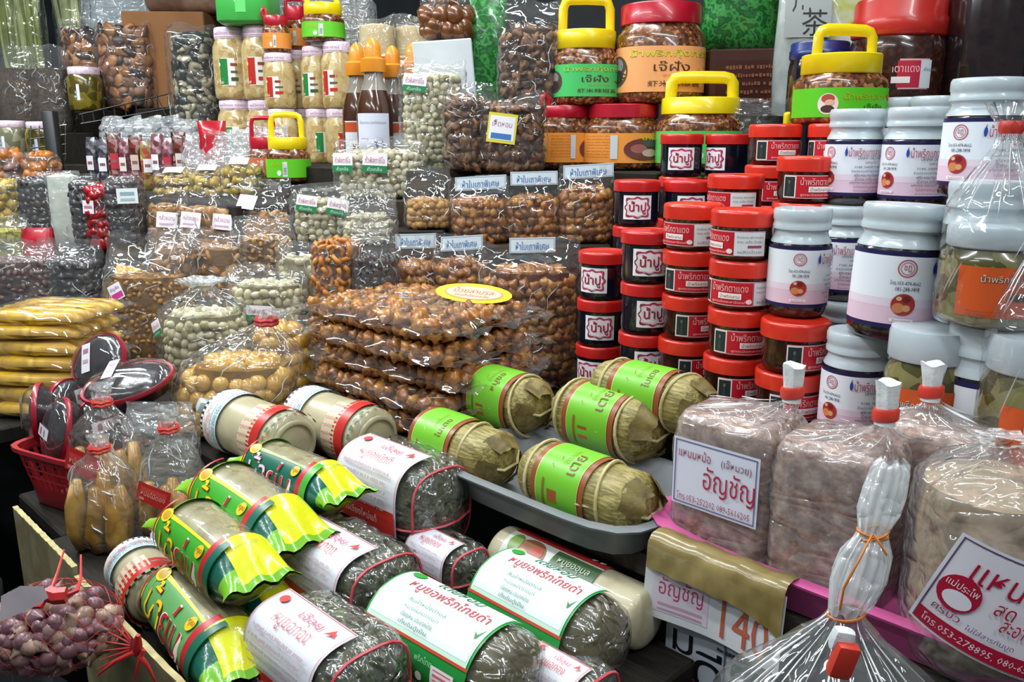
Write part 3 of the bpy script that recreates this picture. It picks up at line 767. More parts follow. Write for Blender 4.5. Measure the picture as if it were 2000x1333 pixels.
V, Fc = rbox(.034, .02, .026, .006, 3); solo('yellow_clip', me('yellow_clip', V, Fc, LID_YEL), 'small yellow plastic cap on a red lid beside the black bottle', 'cap', p)
# handled jars
p = atD(1633, 1.475, 1.4225)
handle_jar('tall-handled yellow-lidded jar with bright green label on the red tubs', p, wid(p, 163), hgt(p, 108), LID_YEL, '#58c21e', CRISP, ang=.22, hh=hgt(p, 60)-hgt(p, 108), lidh=.27, elems=el_green)
p = atD(1362, 1.90, ZS)
handle_jar('yellow-lidded jar with raised strap handle behind the black-labelled navy jars', p, wid(p, 165), hgt(p, 192), LID_YEL, '#58c55a', CRISP, hh=hgt(p, 152)-hgt(p, 192), lidh=.22, elems=el_plain)
p = atD(1100, 2.0, ZS)
a11 = p; h11 = hgt(p, 207)
handle_jar('crimson-lidded jar with orange text label beside the brown nut bags', p, wid(p, 108), h11, LID_DRED, '#e8913a', CRISP, ang=.35, strap='fold', lidh=.18, elems=el_back)
p2 = atD(1214, 1.98, ZS); h12 = hgt(p2, 205)
handle_jar('crimson-lidded jar with orange label showing red shallots', p2, wid(p2, 150), h12, LID_DRED, '#e89440', CRISP, ang=-.25, strap='fold', lidh=.20, elems=el_back)
q = Vector((p2.x+wid(p2, 68), p2.y+.02, ZS+h12+.001))
handle_jar('big crimson-lidded jar with pale orange label stacked on another jar', q, wid(q, 168), hgt(q, 12), LID_DRED, '#eda76a', CRISP, strap=None, lidh=.20, elems=el_chili)
q = Vector((a11.x+wid(a11, 40), a11.y+.012, ZS+h11+.001))
handle_jar('yellow-handled jar with mint green label stacked beside the big orange one', q, wid(q, 128), hgt(q, 62), LID_YEL, '#49c268', CRISP, ang=.1, hh=hgt(q, 2)-hgt(q, 62), lidh=.24, elems=el_chili)
# packs and cartons behind the handled jars
GREENPACK = mat('green_leaf_print_pack', '#1d6b2c', .25, ['#0f4a1c', '#3f9a45', '#15592a'], 60, coat=.5, tex='noise', bump=.4, bscale=20, bdist=.006)
def soft_pack(name, label, p, w_, h_, t_, m, rotz=0, rotx=0, elems=None, seed=3, cat='pack', filmed=False):
    t = thing(name, label, cat, p, (rotx, 0, rotz)); R = []
    for i in range(15):
        v = i/14; k = max(.06, (1-abs(2*v-1)**3.5))**.5
        R.append([(w_/2*(abs(math.cos(a))**.55)*(1 if math.cos(a) > 0 else -1)*(1-.04*math.sin(v*9+seed)), t_/2*math.sin(a)*k + .004*nz((math.cos(a)*.1, math.sin(a)*.1, v*h_), 40, seed), h_*v) for a in [2*PI*j/28 for j in range(28)]])
    V, Fc = grid(R, True, True, True); part('pack_body', me('pack_body', V, Fc, m), t)
    if elems: sheet(t, lambda u, v, o: (u, -t_/2*1.0*max(.1, 1-abs(2*v/h_-1)**3.5)**.5-.003-o, v), elems, step=.012)
    return t
p = atD(1440, 2.0, 1.5)
pz = atD(1440, 2.0, ZS)
V, Fc = rbox(.20, .12, .22, .004, 1)
p = atD(1445, 2.02, ZS); hb = hgt(p, 100)
V, Fc = rbox(wid(p, 165), .12, hb, .003, 1)
bx = thing('printed_carton', 'brown cardboard carton printed with pale lines of text behind the jars', 'box', p, (0, -.03, .12))
part('carton_body', me('carton_body', V, Fc, mat('dark_brown_cardboard', '#4a2318', .7, '#3f1d14', 12), smooth=False), bx)
ww = wid(p, 165)
sheet(bx, lambda u, v, o: (u, -.0605-o, hb+v), [R_(.005, -.075, ww*.92, .10, '#45211a')] + sum([WORDS_(.01, -.04-.018*i, ww*.74, .009, '#8a5a42', i) for i in range(5)], []), name='print_area')
herb = mat('dark_dried_herb', '#23260f', .8, ['#14160a', '#3c3f1d', '#1c2210'], 120, tex='cells')
p = atD(1470, 1.86, ZS); t, f = bag('dried_herb_bag', 'small bag of dark dried herb tucked beneath the brown carton', p, wid(p, 105), .07, hgt(p, 200), .8, 'flat', core=herb, seed=31)
p = atD(1442, 2.02, ZS+hb+.001)
soft_pack('tea_leaf_pack', 'shiny green leaf-patterned pack standing on the brown carton', p, wid(p, 150), .22, .08, GREENPACK, seed=4)
p = atD(1548, 1.96, ZS)
soft_pack('tea_pack', 'silver grey tea pack with black brush characters', p, wid(p, 100), hgt(p, -40), .06, mat('silver_grey_pack', '#a9b0ae', .3, '#8f9896', 30, coat=.3), rotz=-.05, seed=6,
          elems=[R_(0, hgt(p, 30), .1, .10, '#aab1af'), T_('川', -.015, hgt(p, 8), .04, .04, '#16191a'), T_('茶', .015, hgt(p, 48), .055, .055, '#16191a')])
p = atD(1622, 1.98, ZS)
soft_pack('snack_pack', 'pale yellow and white snack pack beside the silver tea pack', p, wid(p, 90), hgt(p, -40), .06, mat('yellow_white_pack', '#dcdcc0', .35, ['#cfcf5a', '#e9e9e0'], 18, coat=.3), seed=8)
# bags of brown nuts / mushrooms
NUTS = [mat('brown_nut_a', '#7a5432', .55, '#4a2c18', 90), mat('brown_nut_b', '#96704a', .55, '#5a3a24', 90), mat('brown_nut_c', '#553420', .5, '#3a2215', 90)]
NUTM = [blob('nut', m, .016, .011, .008, .45, 8, 6, seed=i) for i, m in enumerate(NUTS)]
NUTCORE = mat('brown_nut_mass', '#3f2716', .7, '#2a190e', 60)
p = atD(1035, 2.02, ZS); t, f = bag('dried_mushroom_bag', 'tall clear bag of brown dried mushrooms beside the mint green jar', p, wid(p, 118), .10, hgt(p, 20)*1.05, .84, 'flat', NUTM, .027, NUTCORE, seed=11, pname='mushroom', filmm=FILM_STIFF)
p = atD(918, 1.90, ZS); t, f = bag('dried_mushroom_bag', 'clear bag of brown dried mushrooms leaning on the pistachio bag', p, wid(p, 95), .08, hgt(p, 165), .80, 'flat', NUTM, .024, NUTCORE, seed=12, pname='mushroom', filmm=FILM_STIFF, rotz=.2)
p = atD(1004, 1.86, ZS); t, f = bag('dried_mushroom_bag', 'clear bag of brown dried mushrooms with yellow bordered slip', p, wid(p, 118), .08, hgt(p, 185), .82, 'flat', NUTM, .026, NUTCORE, seed=13, pname='mushroom', filmm=FILM_STIFF)
bag_tag(t, f, -PI/2-.35, .56, .062, .062, ['#d9cf3e', R_(0, 0, .054, .05, '#e9e9ee'), R_(0, -.017, .044, .012, '#3f78b8'), T_('เห็ดหอม', 0, .010, .042, .014, '#b0709a')], tilt=-.12, off=.006)
p = atD(955, 2.14, ZS)
soft_pack('tea_leaf_pack', 'dark green tea leaf pack behind the tall mushroom bag', p, wid(p, 70), hgt(p, -10), .06, GREENPACK, rotz=.1, seed=9)
p = atD(885, 2.12, ZS); V, Fc = rbox(wid(p, 110), .1, hgt(p, 82), .003, 1)
cb = thing('white_carton', 'plain white carton under the jar of brown balls', 'box', p, (0, -.08, .1)); part('carton_body', me('carton_body', V, Fc, mat('white_carton_board', '#d4dade', .6, '#c8ced4', 10), smooth=False), cb)
q = p + Vector((-.01, 0, hgt(p, 82)+.006))
BALLS = [blob('ball', mat('brown_candy_ball', '#7a4a26', .3, '#5c3216', 40, coat=.4), .022, .022, .022, .03, 8, 6)]
bag('round_candy_bag', 'clear jar-shaped bag of round brown balls on the white carton', q, wid(q, 92), .07, .16, .5, 'flat', BALLS, .042, mat('brown_ball_mass', '#4a2812', .6), seed=15, pname='ball')
NOOD = mat('pale_noodle', '#cbb98a', .5, ['#b8a070', '#ddd0a6'], 30, stretch=(40, 40, 3))
for i, (px, D) in enumerate(((742, 2.42), (808, 2.46))):
    p = atD(px, D, ZS+.125); wv = wid(p, 68)
    t, f = bag('noodle_bag', ['bag of pale noodles with red border print behind the orange-capped bottles', 'bag of pale noodles with red swirl print beside the white carton'][i], p, wv, .07, .28, .9, 'flat', core=NOOD, seed=16+i)
    bag_tag(t, f, -PI/2, .38, wv*.8, .13, ['#e6dcc0'] + FR_(0, 0, wv*.75, .12, .006, '#b8442e') + [E_(-.02, .02, .012, .02, '#2b2320'), E_(.02, .02, .012, .02, '#2b2320'), T_('เส้นหมี่', 0, -.03, wv*.5, .02, '#b8442e')])
pz = atD(775, 2.44, ZS); V, Fc = rbox(.22, .09, .124, .003, 1); solo('cardboard_carton', me('carton', V, Fc, _M['kraft_cardboard'], smooth=False), 'low kraft carton hidden behind the orange-capped bottles', 'box', pz)
# bottles with orange dropper caps
CAPO = mat('orange_dropper_cap', '#e8962a', .35, '#df8a20', 20, coat=.2)
LIQ = mat('brown_syrup_in_bottle', '#4a2b1c', .15, ['#3d2114', '#5c3824'], 8, coat=.8)
CLEARB = mat('empty_clear_bottle_neck', '#a09a90', .1, '#8a8278', 10, coat=.8)
for i, (px, D, top, lab) in enumerate(((705, 2.24, 85, 'brown syrup bottle with orange dropper cap, beside the honey jars'), (736, 2.16, 75, 'middle brown syrup bottle with orange cap and white eggplant label'), (773, 2.22, 90, 'brown syrup bottle with orange dropper cap, beside the pistachio bag'), (812, 2.34, 85, 'brown syrup bottle mostly hidden by the pistachio bag, orange tip showing'))):
    p = atD(px, D, ZS); r = wid(p, 38 if i != 1 else 42)*.85; h = hgt(p, top)
    t = thing('syrup_bottle', lab, 'bottle', p, (0, 0, 0), 'syrup bottles with orange dropper caps')
    V, Fc = lathe([(r*.9, 0), (r, .004), (r, h*.40), (r*.92, h*.50), (r*.70, h*.60)], 20); part('body', me('body', V, Fc, LIQ), t)
    V, Fc = lathe([(r*.70, h*.60), (r*.52, h*.68), (r*.5, h*.76)], 20, False, True); part('neck', me('neck', V, Fc, CLEARB), t)
    V, Fc = lathe([(r*.66, h*.74), (r*.68, h*.75), (r*.68, h*.84), (r*.46, h*.855), (r*.44, h*.92), (r*.36, h*.965), (r*.16, h)], 20); part('cap', me('cap', V, Fc, CAPO), t)
    if i == 1:
        sheet(t, cyl(r, 0, h*.22), [R_(0, 0, r*1.9, h*.40, '#d9dcec'), T_('น้ำมะขาม รางวัลชมเชย', 0, h*.13, r*1.5, h*.025, '#8a8aa8'), E_(.3*r, -.05*h, r*.7, h*.14, '#cfcfe6'), G_([(.05*r, -.02*h), (.2*r, -.07*h), (.45*r, -.09*h), (.6*r, -.04*h), (.5*r, -.01*h), (.35*r, -.05*h), (.2*r, -.02*h)], '#4a3a86'), T_('ผลิตภัณฑ์', -.5*r, 0, r*.5, h*.025, '#8a8aa8')])
    elif i != 3:
        sheet(t, cyl(r, 0, h*.20), [R_(0, 0, r*1.6, h*.34, '#dfe0e4'), R_(0, h*.12, r*1.6, h*.08, '#c2502a'), R_(.1*r, -h*.06, r*.7, h*.08, '#6a3a36')])
# honey / pickle jars
HONEY = mat('pale_fruit_in_jar', '#b59a63', .2, ['#a2854e', '#d3c19a', '#bfa878'], 70, coat=.8, tex='cells')
LIDP = mat('pink_white_lid', '#d9bcd0', .35, ['#e4d6e0', '#cfa3c2'], 60)
def honey(label, p, d, h, lab, ang=0):
    t = thing('fruit_jar', label, 'jar', p, (0, 0, ang), 'pale fruit jars with pinkish lids'); r = d/2
    V, Fc = lathe([(r*.88, 0), (r*.97, .005), (r, h*.1), (r, h*.66), (r*.96, h*.74), (r*.84, h*.82), (r*.82, h*.85)], 24, sq=2.4); part('body', me('body', V, Fc, HONEY), t)
    V, Fc = lathe([(r*.86, h*.84), (r*.88, h*.85), (r*.88, h*.98), (r*.84, h), (r*.2, h)], 24); lo = part('lid', me('lid', V, Fc, LIDP), t)
    sheet(t, cyl(r*.885, 0, h*.915), [R_(0, 0, r*1.9, h*.09, '#ead9e4'), T_('ผลไม้ดอง ตราแม่', 0, 0, r*1.5, h*.05, '#9a3f8a')], name='lid_band')
    c = {'g': '#1f7a3a', 'r': '#b5281e'}[lab]; c2 = {'g': '#e6f0dc', 'r': '#f0d27a'}[lab]
    sheet(t, cyl(r*1.01, -.15, h*.38), [R_(0, 0, r*1.9, h*.38, '#e6e2da'), R_(-.35*r, 0, r*1.0, h*.36, c), G_([(-.35*r-.25*r, -.1*h), (-.35*r+.25*r, -.1*h), (-.35*r, .06*h)], c2), E_(-.35*r, .1*h, .25*r, .06*h, c2), R_(.55*r, .1*h, .5*r, .04*h, '#7d3a2a'), R_(.55*r, 0, .5*r, .03*h, '#46505a'), R_(.55*r, -.1*h, .5*r, .05*h, '#b5281e' if lab == 'r' else '#2a4a3a'), T_('ลำไย', -.35*r, -.14*h, .5*r, .05*h, '#f2eee0')])
hj = [(470, 2.62, 'g', 'beside the black mushroom bag'), (525, 2.58, 'r', 'below the green container'), (556, 2.5, 'r', 'with red label beneath the orange-labelled pair'), (592, 2.56, 'g', 'showing its barcode side between its neighbours'), (628, 2.5, 'g', 'under the yellow-capped green jar'), (668, 2.46, 'r', 'touching the syrup bottles')]
top = {}
for i, (px, D, lab, wh) in enumerate(hj):
    p = atD(px, D, ZS); big = i < 2; d = wid(p, 72 if big else 58); h1 = hgt(p, 196 if big else 213)
    honey(f'pale fruit jar in the lower row {wh}', p, d, h1, lab, .1*i)
    p2 = p+Vector((0, 0, h1+.0008)); h2 = hgt(p2, [56, 52, 105, 100, 92, 83][i])
    honey(f'pale fruit jar in the upper row {wh}', p2, d, h2, lab if i != 4 else 'g', -.1*i)
    top[i] = p2+Vector((0, 0, h2+.0008))
p = top[1]; p = Vector((p.x-.03, p.y, p.z))
big_jar('bright green rectangular tub on top of the fruit jars', p, wid(p, 105), .16, LID_WHITE, mat('bright_green_tub', '#4fbf58', .35, '#45b24e', 10), [R_(-.01, -.02, .05, .10, '#5cc864'), E_(-.02, -.02, .02, .05, '#c9d2d4'), R_(.018, 0, .022, .07, '#aab4c4'), T_('แห้ว', .018, 0, .016, .05, '#3f4a6a')], sq_=6, name='green_tub')
p = top[2]; handle_jar('small crimson-lidded jar with orange label on the fruit jars', p, wid(p, 52), hgt(p, 32), LID_DRED, '#e08a3c', CRISP, strap='fold', lidh=.25, elems=el_plain)
p = top[3]+Vector((0, .01, 0)); handle_jar('second small crimson-lidded jar with orange label, taller lid', p, wid(p, 50), hgt(p, 14), LID_DRED, '#e08a3c', CRISP, strap='up', hh=.02, lidh=.3, elems=el_plain)
p = top[4]; p = Vector((p.x+.03, p.y-.02, max(top[4].z, top[5].z)+.001)); handle_jar('yellow-capped jar with lime green label on the fruit jars', p, wid(p, 80), hgt(p, 8), LID_YEL, '#63c22a', CRISP, strap='up', hh=.02, lidh=.3, elems=el_plain)
p = atD(566, 2.16, 1.30)
yj = handle_jar('small yellow-lidded jar with lime label and loop handle on the lower tier', atD(566, 2.22, 1.29), wid(p, 84), hgt(atD(566, 2.22, 1.29), 268), LID_YEL, '#5fc022', CRISP, strap='up', hh=.055, lidh=.26, elems=el_plain)
handle_jar('small crimson-lidded jar half hidden by the yellow loop handle', atD(520, 2.34, 1.29), .085, hgt(atD(520, 2.34, 1.29), 268), LID_DRED, '#d8571e', CRISP, strap='up', hh=.05, lidh=.26, elems=el_plain)
# pistachio bags on the shelf
PIS = [mat('pistachio_a', '#c9c0a0', .5, '#a59c78', 60), mat('pistachio_b', '#d8d2b8', .5, '#b9b08c', 60), mat('pistachio_c', '#b5ad86', .5, '#8f8a62', 60)]
PISM = [blob('nut', m, .0125, .0085, .0085, .06, 7, 5, seed=i) for i, m in enumerate(PIS)]
PISCORE = mat('pistachio_mass', '#857c5c', .7, '#6b6346', 80)
LABP = lambda w_, h_: ['#ece7ea', R_(0, -.32*h_, w_, .36*h_, '#1f7a48'), T_('ถั่วพิสตาชิโอ', 0, .14*h_, w_*.8, .34*h_, '#b05a7a'), T_('คั่วเกลือ', 0, -.32*h_, w_*.6, .2*h_, '#bfe0cc')]
p = atD(848, 2.02, ZS-.02); t, f = bag('pistachio_bag', 'tall clear bag of pale pistachios beside the syrup bottles', p, wid(p, 120), .10, hgt(p, 118), .86, 'flat', PISM, .022, PISCORE, seed=21, pname='pistachio')
bag_tag(t, f, -PI/2-.45, .80, .055, .040, LABP(.055, .040), tilt=-.1)

# ================================================================== AMBER PLUM BAGS AND FLAT PACKS
PL = [mat('amber_plum_a', '#a9692a', .38, '#7d4a1a', 60, coat=.3, bump=.5, bscale=150), mat('amber_plum_b', '#bb8238', .38, '#956020', 60, coat=.3, bump=.5, bscale=150), mat('amber_plum_c', '#8f5722', .38, '#6b3f14', 60, coat=.3, bump=.5, bscale=150)]
PLM = [blob('plum', m, .0130, .0118, .0105, .34, 9, 6, seed=i) for i, m in enumerate(PL)]
PLCORE = mat('amber_plum_mass', '#5a2c0e', .6, '#40200a', 60)
HEAD = lambda w_: ['#dce9f2'] + FR_(0, 0, w_*.97, .026, .0012, '#9fb8cc') + [T_('ห้าใบเถาพิเศษ', 0, -.001, w_*.72, .016, '#2c6fae')]
def screenbox(label, x0, x1, y0, y1, z, m=None):
    V, Fc = rbox(x1-x0, y1-y0, z-TZ-.001, .003, 1)
    return solo('display_riser', me('riser', V, Fc, m or DWOOD, smooth=False), label, 'riser', ((x0+x1)/2, (y0+y1)/2, TZ))
screenbox('dark step under the rear row of plum bags', -.135, .21, 1.785, 1.865, 1.18)
screenbox('dark step under two front plum bags', -.26, -.085, 1.64, 1.75, 1.08)
def plum_bag(label, p, wpx, top, fillpy, t_, seed, cardpx, cardw, rotz=0, headtop=None):
    h = hgt(p, top); w_ = wid(p, wpx)
    t, f = bag('plum_bag', label, p, w_, t_, h, hgt(p, fillpy)/h, 'flat', PLM, .0235, PLCORE, seed=seed, pname='plum', filmm=FILM_STIFF, group='upright bags of amber dried plums', rotz=rotz, wr=.003)
    cw = wid(p, cardw); zc = hgt(p, cardpx)
    def mp(u, v, o): return (u+wid(p, 4), -.004-o-.006*math.cos(u/cw*2.2), zc+v+.06*u*(1 if seed % 2 else .4))
    sheet(t, mp, [R_(0, 0, cw, .029, HEAD(cw)[0])] + HEAD(cw)[1:], name='header_card', step=.008)
    return t
p = atD(936, 1.85, 1.18); plum_bag('plum bag with blue-lettered card in the rear row beside the pale balls', p, 112, 345, 395, .085, 41, 357, 98)
p = atD(1038, 1.86, 1.18); plum_bag('plum bag with blue-lettered card in the middle of the rear row', p, 110, 340, 390, .085, 42, 348, 90)
p = atD(1142, 1.85, 1.18); plum_bag('plum bag with blue-lettered card in the rear row touching the navy jars', p, 102, 322, 372, .085, 43, 334, 96)
p = atD(812, 1.715, 1.08); plum_bag('plum bag with blue-lettered card in the front row beside the dark plums', p, 92, 455, 520, .08, 44, 470, 78)
p = atD(900, 1.705, 1.08); plum_bag('plum bag with blue-lettered card in the middle of the front row', p, 100, 460, 515, .085, 45, 474, 80)
p = atD(1034, 1.67, TZ); plum_bag('largest plum bag, deep one with blue-lettered card beside the navy jars', p, 185, 462, 528, .12, 46, 478, 86)
# pile of flat packs of plums
AP = math.radians(-40)
base = Vector((-.160, 1.430, TZ+.004))
dims = [(.36, .25, .036), (.37, .26, .034), (.36, .25, .034), (.37, .26, .034), (.36, .26, .038)]
z = TZ+.004
desc = ['lowest flat pack of amber plums in the pile', 'second flat pack of amber plums from the bottom of the pile', 'middle flat pack of amber plums in the pile', 'fourth flat pack of amber plums, under the labelled one', 'topmost flat pack of amber plums with yellow oval label']
for i, (L, W_, T) in enumerate(dims):
    off = [(.01, -.02), (.0, -.01), (.012, -.008), (-.005, .0), (-.004, .006)][i]
    t, f = pillow('flat_plum_pack', desc[i], Vector((base.x+off[0], base.y+off[1], z)), L, W_, T, AP+[.05, -.04, .03, -.02, 0][i], PLM, .024, PLCORE, seed=50+i, group='flat packs of amber plums in a pile', pname='plum', edge=.03, sideonly=i < 4, limit=260)
    z += T*1.15
    if i == 4:
        def mp(u, v, o):
            c, s = math.cos(-.25+.7), math.sin(-.25+.7); x = .085+u*c-v*s; y = .052+u*s+v*c
            q = f(.085/(L/2), .052/(W_/2), True, 1.06); yy = (x-.085)*math.sin(AP)+(y-.052)*math.cos(AP); return (x, y, q.z+.012+o+.26*yy)
        sheet(t, mp, [E_(0, 0, .135, .075, '#e9c81c'), E_(0, 0, .105, .052, '#c48a5a'), E_(0, 0, .098, .047, '#d8b49c'), T_('บ๊วยสามรส', 0, .006, .07, .018, '#c0552e'), T_('ของดีเมืองเหนือ', 0, -.012, .06, .008, '#9a6a5a')], name='oval_label', lift=.0005)
p = atD(960, 1.42, TZ)
# ================================================================== OTHER BAGS IN THE MIDDLE
DK = [blob('plum', mat('black_plum_a', '#2a2226', .35, '#191418', 60, coat=.3), .012, .011, .010, .2, 7, 5, 1), blob('plum', mat('black_plum_b', '#3a2c2c', .35, '#221a1c', 60, coat=.3), .012, .011, .010, .2, 7, 5, 2)]
DKCORE = mat('black_plum_mass', '#191417', .6, '#120e10', 60)
screenbox('dark step under the black plum bag and ring snacks', -.44, -.265, 1.63, 1.75, 1.06)
p = atD(738, 1.66, 1.06); h = hgt(p, 395); bag('black_plum_bag', 'small bag of black dried plums with crumpled top', p, wid(p, 86), .08, h, .52, 'flat', DK, .022, DKCORE, seed=61, pname='plum')
RING = [curl('ring', mat('ring_snack_a', '#b8742c', .4, '#8f5218', 50), .012, .0055), curl('ring', mat('ring_snack_b', '#c98a3e', .4, '#a0621f', 50), .012, .005)]
RINGCORE = mat('ring_snack_mass', '#7a4a1a', .7, '#5a3510', 60)
p = atD(662, 1.68, 1.06); bag('ring_snack_bag', 'clear bag of golden ring-shaped snacks below the pistachios', p, wid(p, 82), .08, hgt(p, 470), .95, 'flat', RING, .026, RINGCORE, seed=62, pname='ring')
# white tie tag poking out above the flat packs
p = atD(665, 1.69, TZ); t, f = bag('ring_snack_bag', 'tied clear bag of golden snacks with white knotted top behind the flat packs', p, wid(p, 110), .08, hgt(p, 552), .66, 'gather', RING, .026, RINGCORE, seed=63, tie=mat('red_rubber_band', '#b3242a', .4), pname='ring', limit=60)
BEI = [blob('ball', mat('beige_ball_a', '#c49a5e', .5, '#a67c40', 50), .010, .0095, .009, .12, 7, 5, 1), blob('ball', mat('beige_ball_b', '#b2854a', .5, '#8f6630', 50), .010, .0095, .009, .12, 7, 5, 2)]
BEICORE = mat('beige_ball_mass', '#7a5628', .7)
screenbox('dark step under the beige ball bag', -.26, -.145, 1.80, 1.88, 1.21)
p = atD(838, 1.84, 1.21); bag('beige_ball_bag', 'clear bag of small beige balls behind the front plum bags', p, wid(p, 86), .07, hgt(p, 330), .45, 'flat', BEI, .018, BEICORE, seed=64, pname='ball', filmm=FILM_STIFF)
# pistachio bags
TIER = mat('tier_board', '#3a332b', .7, '#2b2620', 20)
riser('dark tier under the pistachio bags', 1.455, 1.80, 1.00, 1.19, 1.17)
def pis(label, p, wpx, top, fillpy, t_, seed, tags=(), rotz=0, kind='flat', **k):
    h = hgt(p, top)
    t, f = bag('pistachio_bag', label, p, wid(p, wpx), t_, h, hgt(p, fillpy)/h, kind, PISM, k.pop('size', .022), PISCORE, seed=seed, pname='pistachio', rotz=rotz, **k)
    for (a, v, w_, hh, tl) in tags: bag_tag(t, f, -PI/2+a, v, w_, hh, LABP(w_, hh), tilt=tl)
    return t, f
p = atD(748, 2.0, ZS-.03); 
pis('wide pistachio bag with two green-striped slips below the syrup bottles', atD(745, 1.945, 1.266), 170, 270, 300, .08, 22, ((-.75, .60, .048, .042, .0), (-.05, .60, .055, .044, -.05)))
pis('pistachio bag with two green-striped slips in front of the dark carton', atD(640, 1.93, 1.17), 130, 355, 395, .08, 23, ((-.42, .66, .048, .036, -.12), (.42, .60, .046, .036, -.2)))
pis('pistachio bag with bare film leaning over the ring snacks', atD(722, 1.90, 1.17), 105, 360, 425, .08, 24)
V, Fc = rbox(.2, .07, .095, .003, 1); solo('cardboard_carton', me('carton', V, Fc, mat('dull_brown_carton', '#3f3226', .8, '#33281e', 10), smooth=False), 'low brown carton raising the wide pistachio bag', 'box', atD(745, 1.945, 1.17))
# pistachios lower down
p = atD(532, 1.83, TZ+.02); 
pis('pistachio bag with small white slip in the middle of the stall', atD(535, 1.72, TZ), 145, 520, 555, .09, 25, ((-.08, .62, .05, .03, -.05),))
t, f = pis('rounded pistachio bag tied with a twisted neck', atD(412, 1.66, TZ), 170, 545, 612, .12, 26, ((-.9, .58, .03, .03, .5),), kind='gather', tie=None, neck=.02, nk=.75)
p = atD(510, 1.95, 1.06)
TOPF = [crescent('nut', mat('cashew_a', '#b98f55', .5, '#9a7038', 50), .011, .0055), crescent('nut', mat('cashew_b', '#a87c46', .5, '#86602c', 50), .011, .0055)]
riser('dark tier under the cashew bag', 1.56, 1.72, .86, .99, 1.08)
bag('cashew_bag', 'open-topped clear bag of toasted cashews behind the pistachio bag', atD(520, 1.92, 1.08), wid(atD(520, 1.92, 1.08), 115), .075, hgt(atD(520, 1.92, 1.08), 420), .66, 'flat', TOPF, .022, mat('cashew_mass', '#73502a', .7), seed=27, pname='cashew')
# yellow balls
YB = [blob('ball', mat('yellow_ball_a', '#c79a3c', .25, '#b07f24', 40, coat=.5, sub=.15), .0165, .016, .0155, .05, 8, 6, 1), blob('ball', mat('yellow_ball_b', '#d4ad55', .25, '#c0923a', 40, coat=.5, sub=.15), .0165, .016, .0155, .05, 8, 6, 2)]
YBCORE = mat('yellow_syrup', '#8a6420', .3, '#6f4d14', 40)
p = atD(452, 1.40, TZ); t, f = bag('fruit_ball_bag', 'tied clear bag of round yellow fruit balls with red band', p, wid(p, 212), .13, hgt(p, 606), .56, 'gather', YB, .034, YBCORE, seed=28, lx=.42, tie=_M['red_rubber_band'], pname='fruit_ball', neck=.013, nk=.8, wr=.004, nu=60, nv=36, lean=0., flare=1.5)
V, Fc = rbox(.022, .018, .02, .005, 2); part('white_knot', me('knot', V, Fc, LID_WHITE), t, (-.02, -.068, .055), (.3, .4, .6))
p = atD(560, 1.55, TZ); bag('fruit_ball_bag', 'second bag of yellow fruit balls squeezed beside the flat packs', p, wid(p, 95), .08, hgt(p, 610), .8, 'flat', YB, .034, YBCORE, seed=29, pname='fruit_ball')
# ================================================================== LEFT PART OF THE STALL
GRA = [blob('flake', mat('golden_flake_a', '#a5742c', .5, '#7d521a', 50), .0075, .006, .004, .3, 6, 4, 1), blob('flake', mat('golden_flake_b', '#b98a44', .5, '#94692a', 50), .0075, .006, .004, .3, 6, 4, 2)]
GRACORE = mat('golden_flake_mass', '#6e4a18', .7, ['#8a6224', '#543610'], 120, tex='cells')
p = atD(305, 1.80, TZ); t, f = bag('cereal_bag', 'clear bag of golden crunchy flakes with gathered film top', p, wid(p, 165), .12, hgt(p, 462), .70, 'flat', GRA, .0145, GRACORE, seed=71, pname='flake', lean=.1, filmm=FILM_STIFF, limit=280)
bag_tag(t, f, -PI/2-.5, .60, .03, .034, ['#e6e0e8', R_(0, -.008, .026, .012, '#c03a86'), T_('ธัญพืช', 0, .007, .022, .009, '#7a5a8a')], tilt=.5)
YST = mat('yellow_strip', '#e0b01e', .35, ['#c99812', '#efc83c'], 25, coat=.3, stretch=(1, 1, .1))
p = atD(232, 1.84, TZ); t = thing('yellow_stick_bag', 'narrow clear bag of upright yellow strips beside the golden flakes', 'bag', p, (0, .22, 0))
for i in range(4):
    V, Fc = tube([(-.02+.014*i, -.012*(i % 2), 0.004), (-.022+.014*i, -.015*(i % 2)-.004, .1), (-.015+.012*i, -.008, hgt(p, 505)*.95)], [.015, .014, .009], 7); part('yellow_strip', me('strip', V, Fc, YST), t)
f = bag_fn(.09, .06, hgt(p, 490), .8, 'flat', 3); V, Fc = grid([[tuple(f(2*PI*j/30, i/18, 1.05, .002)) for j in range(30)] for i in range(19)]); part('film', me('film', V, Fc, FILM), t)
